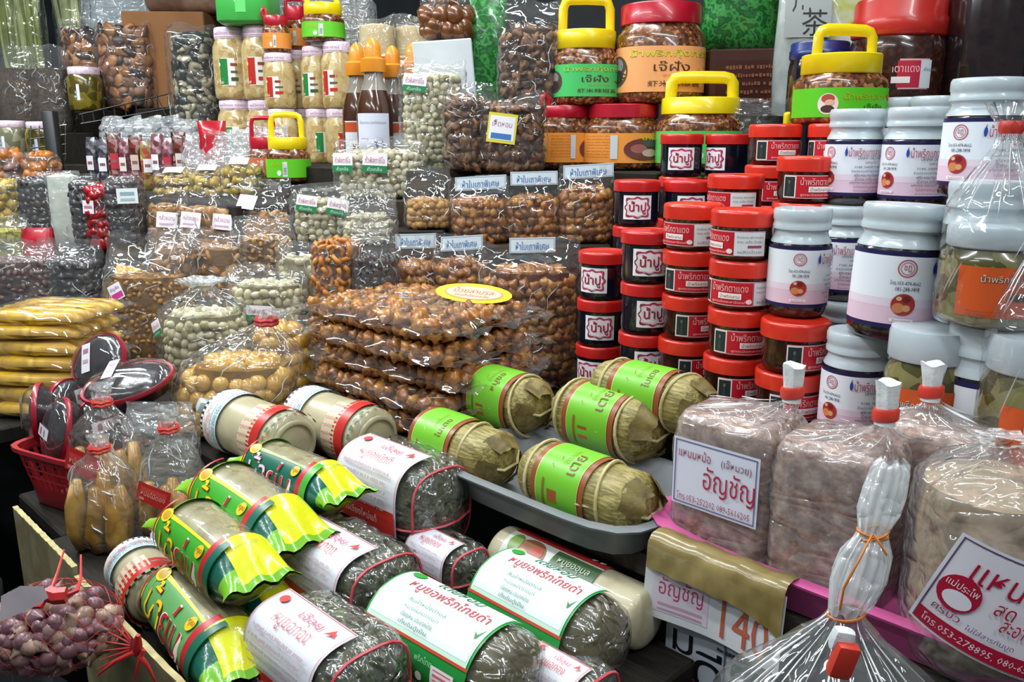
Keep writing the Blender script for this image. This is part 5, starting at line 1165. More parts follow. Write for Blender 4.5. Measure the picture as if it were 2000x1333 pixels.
# ================================================================== PINK TRAY WITH PORK SLABS
PINK = mat('pink_plastic_tray', '#cf5f9a', .35, '#c4548f', 14, coat=.15)
g1 = at(1262, 1015, .972); g2 = at(2005, 1322, .972)
s_a, s_b = g2.dot(L_), g1.dot(L_); qf = (g1.dot(Q_)+g2.dot(Q_))/2
s_a -= .12
tray('pink_tray', 'long bright pink plastic tray holding bags of pork', 'tray', (s_a+s_b)/2, qf+.105, s_b-s_a, .205, TZ, .045, PINK, lip=.014)
PORK = mat('marbled_pork', '#6f5247', .42, ['#8f7064', '#b09688'], 85, detail=12, coat=.5, bump=.6, bscale=160, mix=(.34, .66))
def slab(label, c, ls, lq, h, seed, neckpx=None, z=TZ+.006, rz=0, tietop=.05, elems=None, nt=(0, 0)):
    t = thing('pork_slab_bag', label, 'bag', c, (0, 0, A45+rz), 'bagged slabs of marbled pork')
    def fn(a, v, s):
        p = 12 if v < .85 else 7
        cx, sx = math.cos(a), math.sin(a); k = (abs(cx)**p+abs(sx)**p)**(-1/p)
        g = 1-.015*math.sin(v*5+seed)+.02*nz((cx, sx, v*2), 1.5, seed)
        if v > .93: g *= 1-.10*((v-.93)/.07)**2
        return Vector((ls/2*cx*k*s*g, lq/2*sx*k*s*g, h*v))
    R = [[tuple(fn(2*PI*j/36, i/14, 1)) for j in range(36)] for i in range(15)]
    V, Fc = grid(R, True, True, True); part('pork', me('pork', V, Fc, PORK), t)
    # film: tight on the sides, gathered on top to a tied neck
    R = []
    for i in range(17):
        v = i/16*1.0; R.append([tuple(fn(2*PI*j/60, v, 1.02) + Vector((0, 0, -.0005)) + Vector((nz((j*.25, v*6, seed), 1), nz((j*.25, v*6, seed+9), 1), 0))*.0022) for j in range(60)])
    for i in range(1, 9):
        q = i/8; g = 1-sm(q)*.93; rr = []
        for j in range(60):
            a = 2*PI*j/60; p = fn(a, 1, 1.02); fold = 1+.16*q*math.sin(a*11+seed)
            rr.append((p.x*g*fold+nt[0]*sm(q), p.y*g*fold+nt[1]*sm(q), h+tietop*.55*(q**2.2)+.004*(1-q)*math.sin(a*7+seed)))
        R.append(rr)
    V, Fc = grid(R, True); part('film', me('film', V, Fc, film('pork_bag_film', haze=.10, rough=.08, k=.7, base=.06, bscale=60, bstr=.7)), t)
    rg = random.Random(seed*7); out = []
    for k in range(16):
        a = rg.uniform(0, 2*PI); q0 = rg.uniform(.0, .5); P = []
        for i in range(7):
            q = q0+.35*i/6; g = 1-sm(q)*.93; p_ = fn(a+.1*math.sin(k+i*.4), 1, 1.03)
            P.append(Vector((p_.x*g+nt[0]*sm(q), p_.y*g+nt[1]*sm(q), h+tietop*.55*(q**2.2)+.0035)))
        out.append(crease(P, rg.uniform(.0005, .0013)))
    V, Fc = join(*out); part('film_fold_glint', me('film_fold_glint', V, Fc, FOLD_GLINT, sharp=0), t, kind='stuff')
    zt_ = h+tietop*.55
    R = []
    for i in range(9):
        v = i/8; r = .0112*(.85+.28*v)
        R.append([(nt[0]+r*math.cos(a)*(1+.10*math.sin(a*4+seed+2*v)+.06*math.sin(a*9)), nt[1]+r*.8*math.sin(a)*(1+.12*math.sin(a*5+1)), zt_+.010+(tietop*.55)*v+.002*math.sin(a*3+seed)*v) for a in [2*PI*j/22 for j in range(22)]])
    R = [[(nt[0]+.010*math.cos(2*PI*j/22), nt[1]+.009*math.sin(2*PI*j/22), zt_-.006) for j in range(22)]] + R
    V, Fc = grid(R, True, False, True); part('knotted_neck', me('knotted_neck', V, Fc, mat('white_knotted_plastic', '#dfe4e6', .3, '#c8ced2', 60, coat=.3, bump=.6, bscale=120)), t)
    V, Fc = lathe([(.0115, zt_-.002), (.0128, zt_), (.0128, zt_+.009), (.0115, zt_+.011)], 16); V = [(x+nt[0], y*.85+nt[1], z_+.15*x) for x, y, z_ in V]
    part('tape_tie', me('tape_tie', V, Fc, RIBF), t)
    if elems:
        sheet(t, lambda u, v, o: (u, -lq/2*1.025-.0035-o, v), elems, step=.02)
    return t
def stallpt(px, py, z): p = at(px, py, z); return p.dot(L_), p.dot(Q_)
q_ = qf+.020; b1s, b1e, b2e = .507, .386, .279
lsz = b1s-b1e
B1 = sq((b1s+b1e)/2, q_+.050, TZ+.006)
hB1 = hgt(sq(b1s, q_, TZ+.006), 803)
lx0, lz0 = 0, hB1*.62
el = [R_(.0, lz0, .105, .078, '#dcdcec')] + FR_(.0, lz0, .1, .073, .0014, '#6a6a96') + [T_('แหนมหม้อ', -.025, lz0+.024, .04, .012, '#a03a58'), T_('(เจ๊หมวย)', .026, lz0+.022, .036, .012, '#7a4a66'),
      T_('อัญชัญ', .018, lz0-.002, .062, .032, '#b02040'), T_('โทร.053-252202 089-5616205', .0, lz0-.028, .09, .009, '#9a3a5a')]
slab('pork slab with white label reading in red lettering', B1, lsz*.985, .095, hB1, 1, elems=el, nt=(.045, .02), tietop=.045)
hB2 = hB1*1.0
slab('large unlabelled pork slab with red taped knot in the middle of the pink tray', sq((b1e+b2e)/2, q_+.052, TZ+.006), (b1e-b2e)*.985, .102, hB2, 2, nt=(.035, .005), tietop=.05)
slab('third pork slab behind, against the orange-labelled jar', sq(.272, q_+.152, TZ+.006), .115, .080, hB1*1.03, 3, nt=(-.02, .01), tietop=.045)
# round bag with the red printed label
p = at(1905, 1235, TZ+.006); p = atD(1905, .78, TZ+.006)
POT = [blob('pork_piece', PORK, .03, .026, .022, .2, 9, 6, 1), blob('pork_piece', mat('pale_pork', '#c09a86', .4, ['#a87f6e', '#d3b8a6'], 30, coat=.5), .03, .026, .022, .2, 9, 6, 2)]
d17 = wid(p, 262); h17 = hgt(p, 905)
t, f = bag('sour_pork_bag', 'round bulging bag of sour pork with big red printed label', p, d17, .15, h17*1.12, .80, 'gather', None, .05, mat('brown_sour_pork', '#8a7458', .45, ['#74604a', '#a88f74', '#8c7a5c', '#b8a088'], 34, detail=6, coat=.4, bump=.5, bscale=60, mix=(.28, .72)), seed=151, neck=.012, nk=.9, pname='pork_piece', rotz=A45*.2, nu=56, p=2.05, folds=0, limit=60, wr=.003, filmm=film('pork_bag_film'))
V, Fc = tube([(.01, -.062, h17*.76), (.05, -.071, h17*.68), (.10, -.05, h17*.62)], [.003, .0035, .002], 7); part('spring_onion', me('spring_onion', V, Fc, mat('green_onion', '#6f9a34', .4, '#567f24', 20, coat=.3)), t)
lw, lh = .125, .095
def mp(u, v, o):
    u, v = u*.93+v*.36, v*.93-u*.36; a = u/.075; return (-.012+.080*math.sin(a), -.075*math.cos(a)-.010-o, h17*.47+v)
sheet(t, mp, [R_(0, 0, lw, lh, '#e9e4ee')] + FR_(0, 0, lw*.96, lh*.95, .0012, '#5a4a6a') + [T_('แหนมหม้อ', .008, lh*.27, lw*.80, lh*.26, '#b01638'), R_(0, -lh*.40, lw*.95, lh*.15, '#b01638'), T_('โทร.053-278895, 080-6568442', 0, -lh*.40, lw*.86, lh*.09, '#f0d8e0'),
      E_(-lw*.33, -lh*.02, lw*.26, lh*.36, '#b01638'), E_(-lw*.32, -lh*.08, lw*.18, lh*.17, '#e9e4ee'), T_('แม่ประไพ', -lw*.33, lh*.06, lw*.2, lh*.08, '#f3dfe6'), T_('ศรีบัว', -lw*.33, -lh*.23, lw*.18, lh*.08, '#9a3a66'),
      T_('สด', -lw*.06, lh*.02, lw*.12, lh*.11, '#b01638'), T_('สะอาด', lw*.06, -lh*.10, lw*.2, lh*.11, '#b01638'), T_('อร่อย', lw*.30, -lh*.17, lw*.18, lh*.11, '#b01638'), T_('ตราเด็กชม', lw*.28, lh*.03, lw*.2, lh*.08, '#7a4a8a'), T_('ไม่ใส่สารกันบูด', -lw*.05, -lh*.26, lw*.3, lh*.07, '#7a4a8a')], step=.008, lift=.0004)
# bag with banded neck standing in front of the pink tray
NB = thing('banded_bag', 'clear bag with long neck cinched by orange rubber bands before the pink tray', 'bag', atD(1660, .72, .86), (0, 0, 0))
O = NB.location
def lp(px, py, D): return pt(px, py, D)-O
prof = [(1640, 1480, .085), (1622, 1400, .100), (1630, 1345, .082), (1636, 1310, .066), (1640, 1270, .046), (1644, 1240, .030), (1648, 1215, .018), (1652, 1198, .0135), (1662, 1175, .017), (1676, 1130, .0215), (1690, 1085, .020), (1700, 1050, .013), (1706, 1038, .0115), (1716, 1000, .0165), (1728, 960, .017), (1740, 915, .015), (1742, 900, .009)]
def neckmesh(a, b, m, name):
    R = []
    for i, (px, py, r) in enumerate(prof[a:b]):
        c = lp(px, py, .72); nf = 13
        R.append([tuple(c + Vector((math.cos(q)*r*(1+.13*math.sin(q*nf+i*.3)), math.sin(q)*r*.75*(1+.13*math.sin(q*nf+1)), .003*math.sin(q*5+i)))) for q in [2*PI*j/56 for j in range(56)]])
    V, Fc = grid(R, True); part(name, me(name, V, Fc, m), NB)
neckmesh(0, 8, film('crumpled_bag_film', haze=.07, k=.8, base=.09, bscale=30, bstr=.4), 'film'); neckmesh(7, 17, film('neck_film', haze=.42, k=.8, base=.10, bscale=40, bstr=.5), 'gathered_neck')
rg = random.Random(5); out = []
for k in range(22):
    q = rg.uniform(PI, 2*PI); i0 = rg.choice((1, 2, 3, 8, 9)); P = []
    for i in range(i0, i0+5):
        px, py, r = prof[i]; P.append(lp(px, py, .72) + Vector((math.cos(q)*r*1.06, math.sin(q)*r*.8, 0)))
    out.append(crease(P, rg.uniform(.0005, .0012)))
V, Fc = join(*out); part('film_fold_glint', me('film_fold_glint', V, Fc, FOLD_GLINT, sharp=0), NB, kind='stuff')
BAND = mat('orange_rubber_band', '#c8742a', .4, '#b5621c', 30)
for (px, py, r, tl) in ((1652, 1198, .0150, .15), (1704, 1042, .0125, -.2), (1704, 1042, .0128, .35)):
    c = lp(px, py, .72); V, Fc = tube([c+Vector((r*math.cos(a), r*.85*math.sin(a), r*tl*math.cos(a))) for a in [2*PI*j/20 for j in range(20)]], .0013, 6, True); part('rubber_band', me('rubber_band', V, Fc, BAND), NB)
V, Fc = tube([lp(1704, 1045, .703), lp(1680, 1090, .692), lp(1648, 1150, .694), lp(1640, 1192, .703)], .0011, 6); part('rubber_band', me('rubber_band', V, Fc, BAND), NB)
V, Fc = tube([lp(1706, 1045, .703), lp(1718, 1062, .697), lp(1732, 1085, .699)], .0011, 6); part('rubber_band', me('rubber_band', V, Fc, BAND), NB)
V, Fc = rbox(.018, .012, .03, .004, 2); part('orange_tape', me('orange_tape', V, Fc, RIBF), NB, lp(1634, 1320, .655), (.1, .2, 0))
V, Fc = rbox(.017, .011, .02, .005, 2); part('white_knot', me('white_knot', V, Fc, _M['white_knotted_plastic']), NB, lp(1636, 1270, .655), (.1, .2, 0))
V, Fc = rbox(.28, .20, .26, .004, 1); solo('dark_crate', me('crate', V, Fc, DWOOD, smooth=False), 'dark crate on the floor side holding the rubber-banded bag', 'crate', sq(.23, .615, .60), (0, 0, A45))
# taped paper sign and newspaper on the tray front
TAPE = mat('brown_packing_tape', '#8f7d4c', .28, ['#7d6c3e', '#a08d5a'], 14, coat=.4, bump=.3, bscale=30)
sg1, qg = stallpt(1290, 1040, .972); sg2, _ = stallpt(1558, 1140, .972); qfr = qf-.016
Ls = sg1-sg2
ts = thing('price_sign', 'paper price sign taped to the pink tray front showing 140', 'sign', sq((sg1+sg2)/2, qfr, .972), (0, 0, A45), None)
def sgm(u, v, o): return (u, -.004-o-.012*math.sin(max(0, -v)*14)*.6+.006*math.cos(u*30), v)
sheet(ts, sgm, [R_(.0, -.047, Ls*1.02, .085, '#d5d6da'), R_(-Ls*.24, -.058, Ls*.40, .044, '#d6cad8'), T_('อัญชัญ', -Ls*.24, -.051, Ls*.32, .024, '#b8486a'), R_(-Ls*.24, -.070, Ls*.32, .003, '#c29ab0'), R_(-Ls*.24, -.076, Ls*.32, .002, '#c29ab0'), T_('140', Ls*.24, -.060, Ls*.36, .046, '#b8604a')], name='paper', step=.012)
V, Fc = [], []
R = []
for i in range(9):
    v = i/8
    zz, yy = [(-.006, .030), (.004, .018), (.0065, .006), (.005, -.006), (-.002, -.012), (-.009, -.013), (-.017, -.014), (-.025, -.0145), (-.033, -.015)][i]
    R.append([(-Ls*.5+Ls*1.0*j/24, yy+.0008*math.sin(j*1.7+i), zz+.0008*math.sin(j*.9) - (.02*(j/24)**6 if i > 6 else 0)) for j in range(25)])
V, Fc = grid(R, False); part('packing_tape', me('packing_tape', V, Fc, TAPE), ts)
NEWS = thing('newspaper_sheet', 'folded printed newspaper sheet hanging under the price sign', 'newspaper', sq((sg1+sg2)/2, qfr+.010, .890), (0, 0, A45))
sheet(NEWS, lambda u, v, o: (u, -.003-o, v-.012), [R_(0, -.09, Ls*.80, .22, '#b9bec8'), T_('ม', -Ls*.26, -.025, .026, .026, '#14181e'), T_('ดี', -Ls*.06, -.045, .036, .05, '#14181e'), R_(-Ls*.2, -.095, Ls*.36, .06, '#8a2a4a'), R_(Ls*.25, -.055, Ls*.26, .07, '#24544a'), T_('ร', Ls*.22, -.06, .02, .045, '#b9c8c4'), R_(Ls*.07, -.10, .002, .2, '#5a6070')] + WORDS_(Ls*.16, -.012, Ls*.3, .005, '#3a404a', 3), name='page', step=.02)

# ================================================================== BAGGED ORANGE-LABELLED JARS
RELISH = mat('green_brown_relish_in_jar', '#4a451f', .2, ['#5f5a2a', '#2c2a12', '#7a7448'], 60, coat=.8, tex='cells')
def bagged(label, p, d, h, ang, neck, seed, film_on=True):
    t = thing('bagged_jar', label, 'jar', p, (0, 0, ang), 'orange-labelled jars in clear bags'); r = d/2; zl = h*.80
    V, Fc = lathe([(r*.86, 0), (r*.97, .004), (r, h*.08), (r, h*.62), (r*.97, h*.70), (r*.84, h*.77), (r*.82, zl)], 30, sq=2.5); part('body', me('body', V, Fc, RELISH), t)
    V, Fc = lathe([(r*.94, zl-.002), (r*.97, zl), (r*.97, h*.96), (r*.93, h), (r*.3, h)], 34); part('lid', me('lid', V, Fc, mat('pale_grey_lid', '#c3ced4', .3, '#b4c0c8', 20, coat=.3)), t)
    lw, lh = r*2.5, h*.50; o_ = '#cc5420'
    def fl(cx, cy, s): return [E_(cx+s*.6*math.cos(k*PI/3+.3), cy+s*.6*math.sin(k*PI/3+.3), s*.62, s*.62, '#dfb444') for k in range(6)]
    el = [R_(0, 0, lw, lh, o_), G_([(lw*.20, lh*.5), (lw*.5, lh*.5), (lw*.5, -lh*.5), (lw*.30, -lh*.5), (lw*.20, -lh*.1)], '#c07a20'), T_('น้ำพริกหนุ่มเมืองเหนือ', 0, lh*.25, lw*.62, lh*.20, '#4a4640'), T_('น้ำพริกหนุ่มเมืองเหนือ', -.0006, lh*.26, lw*.62, lh*.20, '#c9c2b4'), T_('ตราแม่ช้อย', 0, lh*.41, lw*.2, lh*.06, '#e0b040'),
          E_(0, -lh*.10, lw*.22, lh*.13, '#3c1414'), G_([(-lw*.1, 0), (lw*.04, -lh*.06), (lw*.12, -lh*.16), (0, -lh*.12)], '#a01c1c'), E_(.0, -lh*.13, lw*.1, lh*.06, '#1d1010')] + fl(lw*.36, lh*.02, lh*.16) + fl(lw*.30, lh*.40, lh*.10) + [T_('ส่วนประกอบ พริกหนุ่มย่าง', -lw*.2, -lh*.38, lw*.4, lh*.05, '#8a3414'), T_('กระเทียม หอม เกลือ', -lw*.2, -lh*.45, lw*.4, lh*.05, '#8a3414')]
    def mp(u, v, off):
        a = u/r; c, s = math.cos(a), math.sin(a); kk = (abs(c)**2.5+abs(s)**2.5)**(-1/2.5); R = (r+off)*kk*1.003
        return (R*s, -R*c, h*.37+v)
    sheet(t, mp, el, step=.008, lift=.0003)
    if film_on:
        R = []; nn = 56
        for i in range(26):
            v = i/25
            if v < .60: z = h*1.02*v/.60; rr = r*(1.05+.03*math.sin(v*14)); fo = .012
            else:
                k = (v-.60)/.40; z = h*1.02+neck*k; g = sm(min(1, k/.75)); rr = r*1.06*(1-g)+.010*g; fo = .012+.16*g
                if k > .80: rr = .010+.016*(k-.80)/.2
            R.append([(rr*math.cos(a)*(1+fo*math.sin(9*a+seed)), rr*math.sin(a)*(1+fo*math.sin(9*a+seed)), z+.004*math.sin(4*a+seed)*(v > .6)) for a in [2*PI*j/nn for j in range(nn)]])
        V, Fc = grid(R, True, True); V = [(x+.003*nz((x, y, z), 40, seed), y+.003*nz((x, y, z), 40, seed+1), z) for x, y, z in V]
        part('film', me('film', V, Fc, FILM_STIFF), t)
        rg = random.Random(seed+3); out = []
        for k in range(20):
            a = rg.uniform(PI*.95, PI*2.05); k0 = rg.uniform(.0, .35); P = []
            for i in range(7):
                kk = k0+.4*i/6; g = sm(min(1, kk/.75)); rr = (r*1.06*(1-g)+.010*g)*1.03
                P.append(Vector((rr*math.cos(a), rr*math.sin(a), h*1.02+neck*kk)))
            out.append(crease(P, rg.uniform(.0004, .001)))
        for k in range(8):
            a = rg.uniform(PI*1.0, PI*2.0); z0_ = rg.uniform(.1, .7)*h; P = [Vector((r*1.12*math.cos(a+.25*i/6), r*1.12*math.sin(a+.25*i/6), z0_+.3*h*i/6)) for i in range(7)]
            out.append(crease(P, rg.uniform(.0003, .0009)))
        V, Fc = join(*out); part('film_fold_glint', me('film_fold_glint', V, Fc, FOLD_GLINT, sharp=0), t, kind='stuff')
        zz = h*1.02+neck*.80
        V, Fc = lathe([(.0105, zz-.006), (.012, zz-.003), (.012, zz+.004), (.0105, zz+.007)], 14); part('tape_tie', me('tape_tie', V, Fc, RIBF), t)
    return t
pJ2 = atD(1790, .985, ZR); bagged('orange-labelled relish jar in a clear bag behind the third pork slab', pJ2, wid(pJ2, 152), hgt(pJ2, 640), -.35, .07, 1, film_on=False)
pJ3 = atD(1988, .90, ZR); bagged('lower orange-labelled relish jar in a tall clear bag at the picture edge', pJ3, wid(pJ3, 178), hgt(pJ3, 655), .15, .18, 2)
zt1 = max(pJ2.z+hgt(pJ2, 640), pJ3.z+hgt(pJ3, 655))+.004
pJ1 = atD(1925, .91, zt1); bagged('upper orange-labelled relish jar in a clear bag tied with red tape', pJ1, wid(pJ1, 178), hgt(pJ1, 438), .10, .12, 3)

# ================================================================== SAUSAGE BOX
CARDB = mat('old_cardboard', '#8f8460', .85, ['#7a704e', '#a39a76'], 9, bump=.3, bscale=70)
CARDE = mat('cardboard_cut_edge', '#b5a878', .85, '#988c60', 60)
def cwall(label, s0, s1, q0, q1, z0, z1, th=.006, name='cardboard_box_side', leanq=0.):
    a = sq(s0, q0, 0); b = sq(s1, q1, 0); d = (b-a).length; ang = math.atan2(b.y-a.y, b.x-a.x)
    t = thing(name, label, 'cardboard', Vector(((a.x+b.x)/2, (a.y+b.y)/2, z0)), (leanq, 0, ang))
    V, Fc = rbox(d, th, z1-z0, .001, 1); part('panel', me('panel', V, Fc, CARDB, smooth=False), t)
    R = []
    for i in range(2):
        R.append([(-d/2+d*j/40, (-.5+i)*th*1.1, (z1-z0)+.0008+.0006*math.sin(j*2.3)+.0005*math.sin(j*5.1)) for j in range(41)])
    V, Fc = grid(R, False); part('cut_edge', me('cut_edge', V, Fc, CARDE), t)
    return t
def S(p): return p.dot(L_), p.dot(Q_)
cwall('worn cardboard sheet standing in front of the pickled shoots', 1.25, 1.012, .279, .278, TF-.07, .905, name='cardboard_sheet')
cwall('worn cardboard sheet standing along the printed rolls', 1.008, .45, .278, .276, TF-.09, .895, name='cardboard_sheet')
# printed white rolls (like the two lying by the flat packs)
CASE = mat('beige_sausage_casing', '#b3aa8c', .35, ['#a59c7e', '#c2ba9e'], 12, coat=.5)
CASEEND = mat('beige_sausage_end', '#a89d80', .5, '#9a9074', 20)
def proll(label, c, L, r, rz=0, roll=0, seed=0, tilt=0):
    t = thing('pork_roll', label, 'sausage', c, (0, tilt, A45+rz), 'pork rolls in printed clear casing')
    V, Fc = roll_mesh(L, r, r, 2.0, .32, n=32, seed=seed); part('casing', me('casing', V, Fc, CASE), t)
    e = part('end_cap', me('end_cap', *[(lambda q: q)(x) for x in lathe([(r*.80, 0), (r*.80, .004), (r*.74, .006), (r*.68, .0055), (r*.64, .002), (r*.2, .0018)], 28, False, True)], CASEEND), t, (L/2-.004, 0, r), (0, PI/2, 0))
    mp = rollmap(r, r, 2.0, 0, .45+roll, r); hh = r*4.4
    rg = random.Random(seed)
    el = [R_(-L*.41, 0, .012, hh, '#e6e4e2')]
    n = 26
    for k in range(n): el.append(R_(-L*.41, hh*(k/n-.5)+hh/n/2, .006, hh/n*.55, '#2a3440'))
    el.append(R_(-L*.33, 0, .02, hh, '#ddd2cc'))
    for k in range(14): el.append(T_('หมูยอ' if k % 2 else 'ตราแม่', -L*.33, hh*(k/14-.5)+hh/28, hh/16, .012, ['#b83a44', '#8a8aa0'][k % 2], PI/2))
    el.append(R_(-L*.24, 0, .018, hh, '#bcd0d6'))
    for k in range(12): el.append(T_('อร่อย', -L*.24, hh*(k/12-.5)+hh/24, hh/14, .012, '#4a5f6c', PI/2))
    el += [R_(L*.31, hh*.0, .026, hh*.9, '#b8241e'), R_(L*.27, 0, .003, hh*.9, '#e6d8c0'), R_(L*.20, -hh*.05, .03, hh*.5, '#c9b8a0')]
    for k in range(8): el.append(T_('หมูยอชนิดพิเศษ', L*.20, hh*(.16-.055*k), .028, hh*.035, '#a8322a'))
    for k in range(16): el.append(R_(L*.445, hh*(k/16-.5)+hh/32, .006, hh/16*.6, '#5f7a5c'))
    sheet(t, mp, el, name='printed_band', step=.006, off=.0008, lift=.0004)
    return t
proll('printed pork roll with plain round end, beside the yellow fruit balls', sq(1.112, .576, TZ+.001), .19, .045, .06, .1, 1)
proll('printed pork roll with plain round end, touching the flat plum packs', sq(1.048, .674, TZ), .19, .045, .06, .0, 2)
# a small glass-green one glimpsed under
proll('pork roll peeping out under the dark green pack', sq(.955, .575, TF), .09, .032, .05, 0, 3)
proll('printed pork roll under the topmost green pack, ringed end showing', sq(1.078, .484, TF+.002), .17, .036, 0, .1, 4)
proll('printed pork roll with ringed white end, lying low in the box', sq(1.000, .420, TF+.002), .15, .035, -.05, .1, 5)
proll('printed pork roll along the cardboard side', sq(.975, .345, TF+.002), .11, .034, -.12, .2, 6)
# green printed packs
LGREEN, DGREEN, YEL, REDP = '#3f9a2c', '#0f5a48', '#d8d420', '#b3202a'
def gpack(label, c, L, r, rz=0, roll=0, tilt=0, seed=1, style=0, fin=.045):
    t = thing('sausage_pack', label, 'pack', c, (0, tilt, A45+rz), 'green printed sausage packs')
    V, Fc = roll_mesh(L, r, r*.92, 2.0, .35, n=32, seed=seed); part('sausage', me('sausage', V, Fc, mat('pale_sausage', '#a39a72', .4, ['#948a62', '#b3ab86'], 14, coat=.4)), t)
    V, Fc = roll_mesh(L*1.03, r*1.05, r*.97, 2.0, .5, n=40, m=24, wr=.05, seed=seed+5, zc=r*.92, sc=60); part('film', me('film', V, Fc, FILM_STIFF), t)
    mp = rollmap(r*1.06, r*.985, 2.0, 0, .5+roll, r*.92); rm = r; H = r*3.0
    col = [LGREEN, LGREEN, DGREEN, '#5f9a58'][style]
    el = [R_(0, -H*.16, L*.90, H*.52, col)]
    el += [G_([(-L*.45, H*.10), (L*.45, H*.10), (L*.45, H*.06), (L*.2, H*.075), (-L*.1, H*.07), (-L*.45, H*.05)], YEL if style != 2 else '#7fae3a'),
           R_(L*.34, -H*.1, L*.06, H*.62, REDP), R_(L*.41, -H*.1, L*.08, H*.62, DGREEN if style != 2 else LGREEN), E_(-L*.38, H*.06, L*.13, H*.14, '#e0c01c'), E_(-L*.38, H*.06, L*.09, H*.09, '#b8902a'), R_(-L*.455, -H*.05, L*.02, H*.7, '#a0302c')]
    el += [T_('ป้า', -L*.23, -H*.15, L*.26, H*.36, '#7a1a1a'), T_('ป้า', -L*.235, -H*.14, L*.25, H*.35, '#e8c020' if style != 2 else '#e3b8c8'), T_('ย่น', L*.09, -H*.16, L*.32, H*.38, '#f2e8e0'), T_('ย่น', L*.09, -H*.16, L*.30, H*.35, '#b01c26'),
           E_(L*.25, H*.0, L*.09, H*.12, '#d8b41c'), T_('หมูยอ', L*.25, H*.0, L*.07, H*.05, '#8a1c1c'), E_(L*.31, -H*.34, L*.05, H*.09, '#8a1c3a'), E_(L*.31, -H*.34, L*.03, H*.05, '#e8d8d8')]
    sheet(t, mp, el, name='printed_wrap', step=.006, off=.0012, lift=.0005)
    # pinched fins at both ends
    for sx, cm in ((1, ('#cfd01e', DGREEN, '#6fae2a')), (-1, ('#7fb52c', '#cfd01e', '#7fb52c'))):
        ff = fin*(.72 if sx > 0 else .5); R = []; mi = []; n = 36
        for i in range(8):
            k = i/7; kk = min(1, k*1.5)
            R.append([(sx*(L*.5-.022+(.022+ff)*k), math.cos(a)*r*(1.055-.10*k+.22*k**6), r*.95+math.sin(a)*r*1.03*max(.05, 1-k**1.25) + .004*math.sin(9*math.cos(a)+seed)*k*k + .004*k) for a in [2*PI*j/n for j in range(n)]])
        V, Fc = grid(R, True)
        for i in range(7):
            for j in range(n):
                a = 2*PI*(j+.5)/n; mi.append((1 if i < 4 else 2) if math.cos(a) < -.45 else (0 if i < 6 else 2))
        mats = [mat('fin_'+c_.lstrip('#'), c_, .25, coat=.4, bump=.5, bscale=60) for c_ in cm]
        part('pinched_end', me('pinched_end', V, Fc, mats, mi), t)
    return t
gpack('topmost green sausage pack with yellow and red lettering', sq(.914, .457, .913), .165, .042, .0, .25, .06, 1, 0, .06)
gpack('green sausage pack with yellow pinched end lying in the middle', sq(.851, .380, .915), .165, .038, -.05, .15, .0, 2, 1, .05)
gpack('dark green sausage pack beside the two round-ended rolls', sq(.935, .536, .933), .16, .036, .05, .3, .0, 3, 2, .05)
gpack('pale green sausage pack nearest the cardboard box side', sq(.819, .345, TF+.007), .185, .040, -.12, .45, .0, 4, 3, .05)
gpack('dark green pack lying half under the white-labelled loaves', sq(.868, .425, TF+.006), .12, .030, -.05, .2, .0, 5, 2, .04)
# leaf loaves with white and red labels
LOAF = mat('film_wrapped_leaf_loaf', '#3c3f2c', .3, ['#2a2d1c', '#575a42', '#34372a'], 40, coat=.7, bump=.8, bscale=55, bdist=.006)
STRG = mat('pink_red_string', '#c0404a', .45, '#d4606a', 60)
def loaf(label, c, L, ry, rz_, rz=0, seed=1, red=0.22, title='หมูยอทอง', tilt=0):
    t = thing('leaf_loaf', label, 'food loaf', c, (0, tilt, A45+rz), 'leaf loaves with white paper labels')
    V, Fc = roll_mesh(L, ry, rz_, 3.2, .75, n=36, m=14, wr=.05, seed=seed, sc=30); part('loaf', me('loaf', V, Fc, LOAF), t)
    V, Fc = roll_mesh(L*1.03, ry*1.035, rz_*1.035, 3.2, .75, n=48, m=22, wr=.07, seed=seed+3, sc=55, zc=rz_); part('film', me('film', V, Fc, CLING), t)
    mp = rollmap(ry*1.06, rz_*1.06, 3.2, -L*.06, .62, rz_); H = (ry+rz_)*1.02; W_ = L*.74
    el = [R_(0, 0, W_, H, '#d2d3dc')] + FR_(0, 0, W_*.98, H*.98, .001, '#c9707c')
    el += [R_(0, -H*.5+H*red*.5, W_*.96, H*red*.9, '#c8342c'), T_('เจ๊ลุย', W_*.08, H*.33, W_*.30, H*.13, '#c06070'), T_(title, 0, H*.17, W_*.50, H*.13, '#c03a44'),
           E_(-W_*.36, H*.36, W_*.10, H*.10, '#c8443c'), G_([(W_*.30, H*.30), (W_*.36, H*.40), (W_*.42, H*.30), (W_*.38, H*.33)], '#c8443c')]
    for k in range(5): el += WORDS_(0, H*(.05-.075*k), W_*.78, H*.032, '#b8a0a8', k+seed)
    el += [T_('สูตรเชียงใหม่แท้', -W_*.06, -H*.5+H*red*.5, W_*.6, H*red*.4, '#f0d0cc')]
    sheet(t, mp, el, name='paper_label', step=.006, off=.002, lift=.0006)
    def kx(x):
        e = (abs(x)-(L/2-.75*rz_))/(.75*rz_); return 1 if e <= 0 else max(.18, (max(0, 1-min(e, 1)**2.6))**.5)
    for ax in (0, 1):
        P = []
        if ax == 0:
            xs = [-L*.5+L*i/18 for i in range(19)]
            P = [(x*1.03, -ry*1.045*kx(x), rz_*.80) for x in xs] + [(x*1.03, ry*1.045*kx(x), rz_*.80) for x in reversed(xs)]
        else:
            for i in range(30):
                c_, s_ = math.cos(2*PI*i/30), math.sin(2*PI*i/30); k = (abs(c_)**3.2+abs(s_)**3.2)**(-1/3.2)*kx(L*.40); P.append((L*.41, ry*1.05*c_*k, rz_+rz_*1.05*s_*k))
        V, Fc = tube(P, .0018, 5, True); part('string', me('string', V, Fc, STRG), t)
    return t
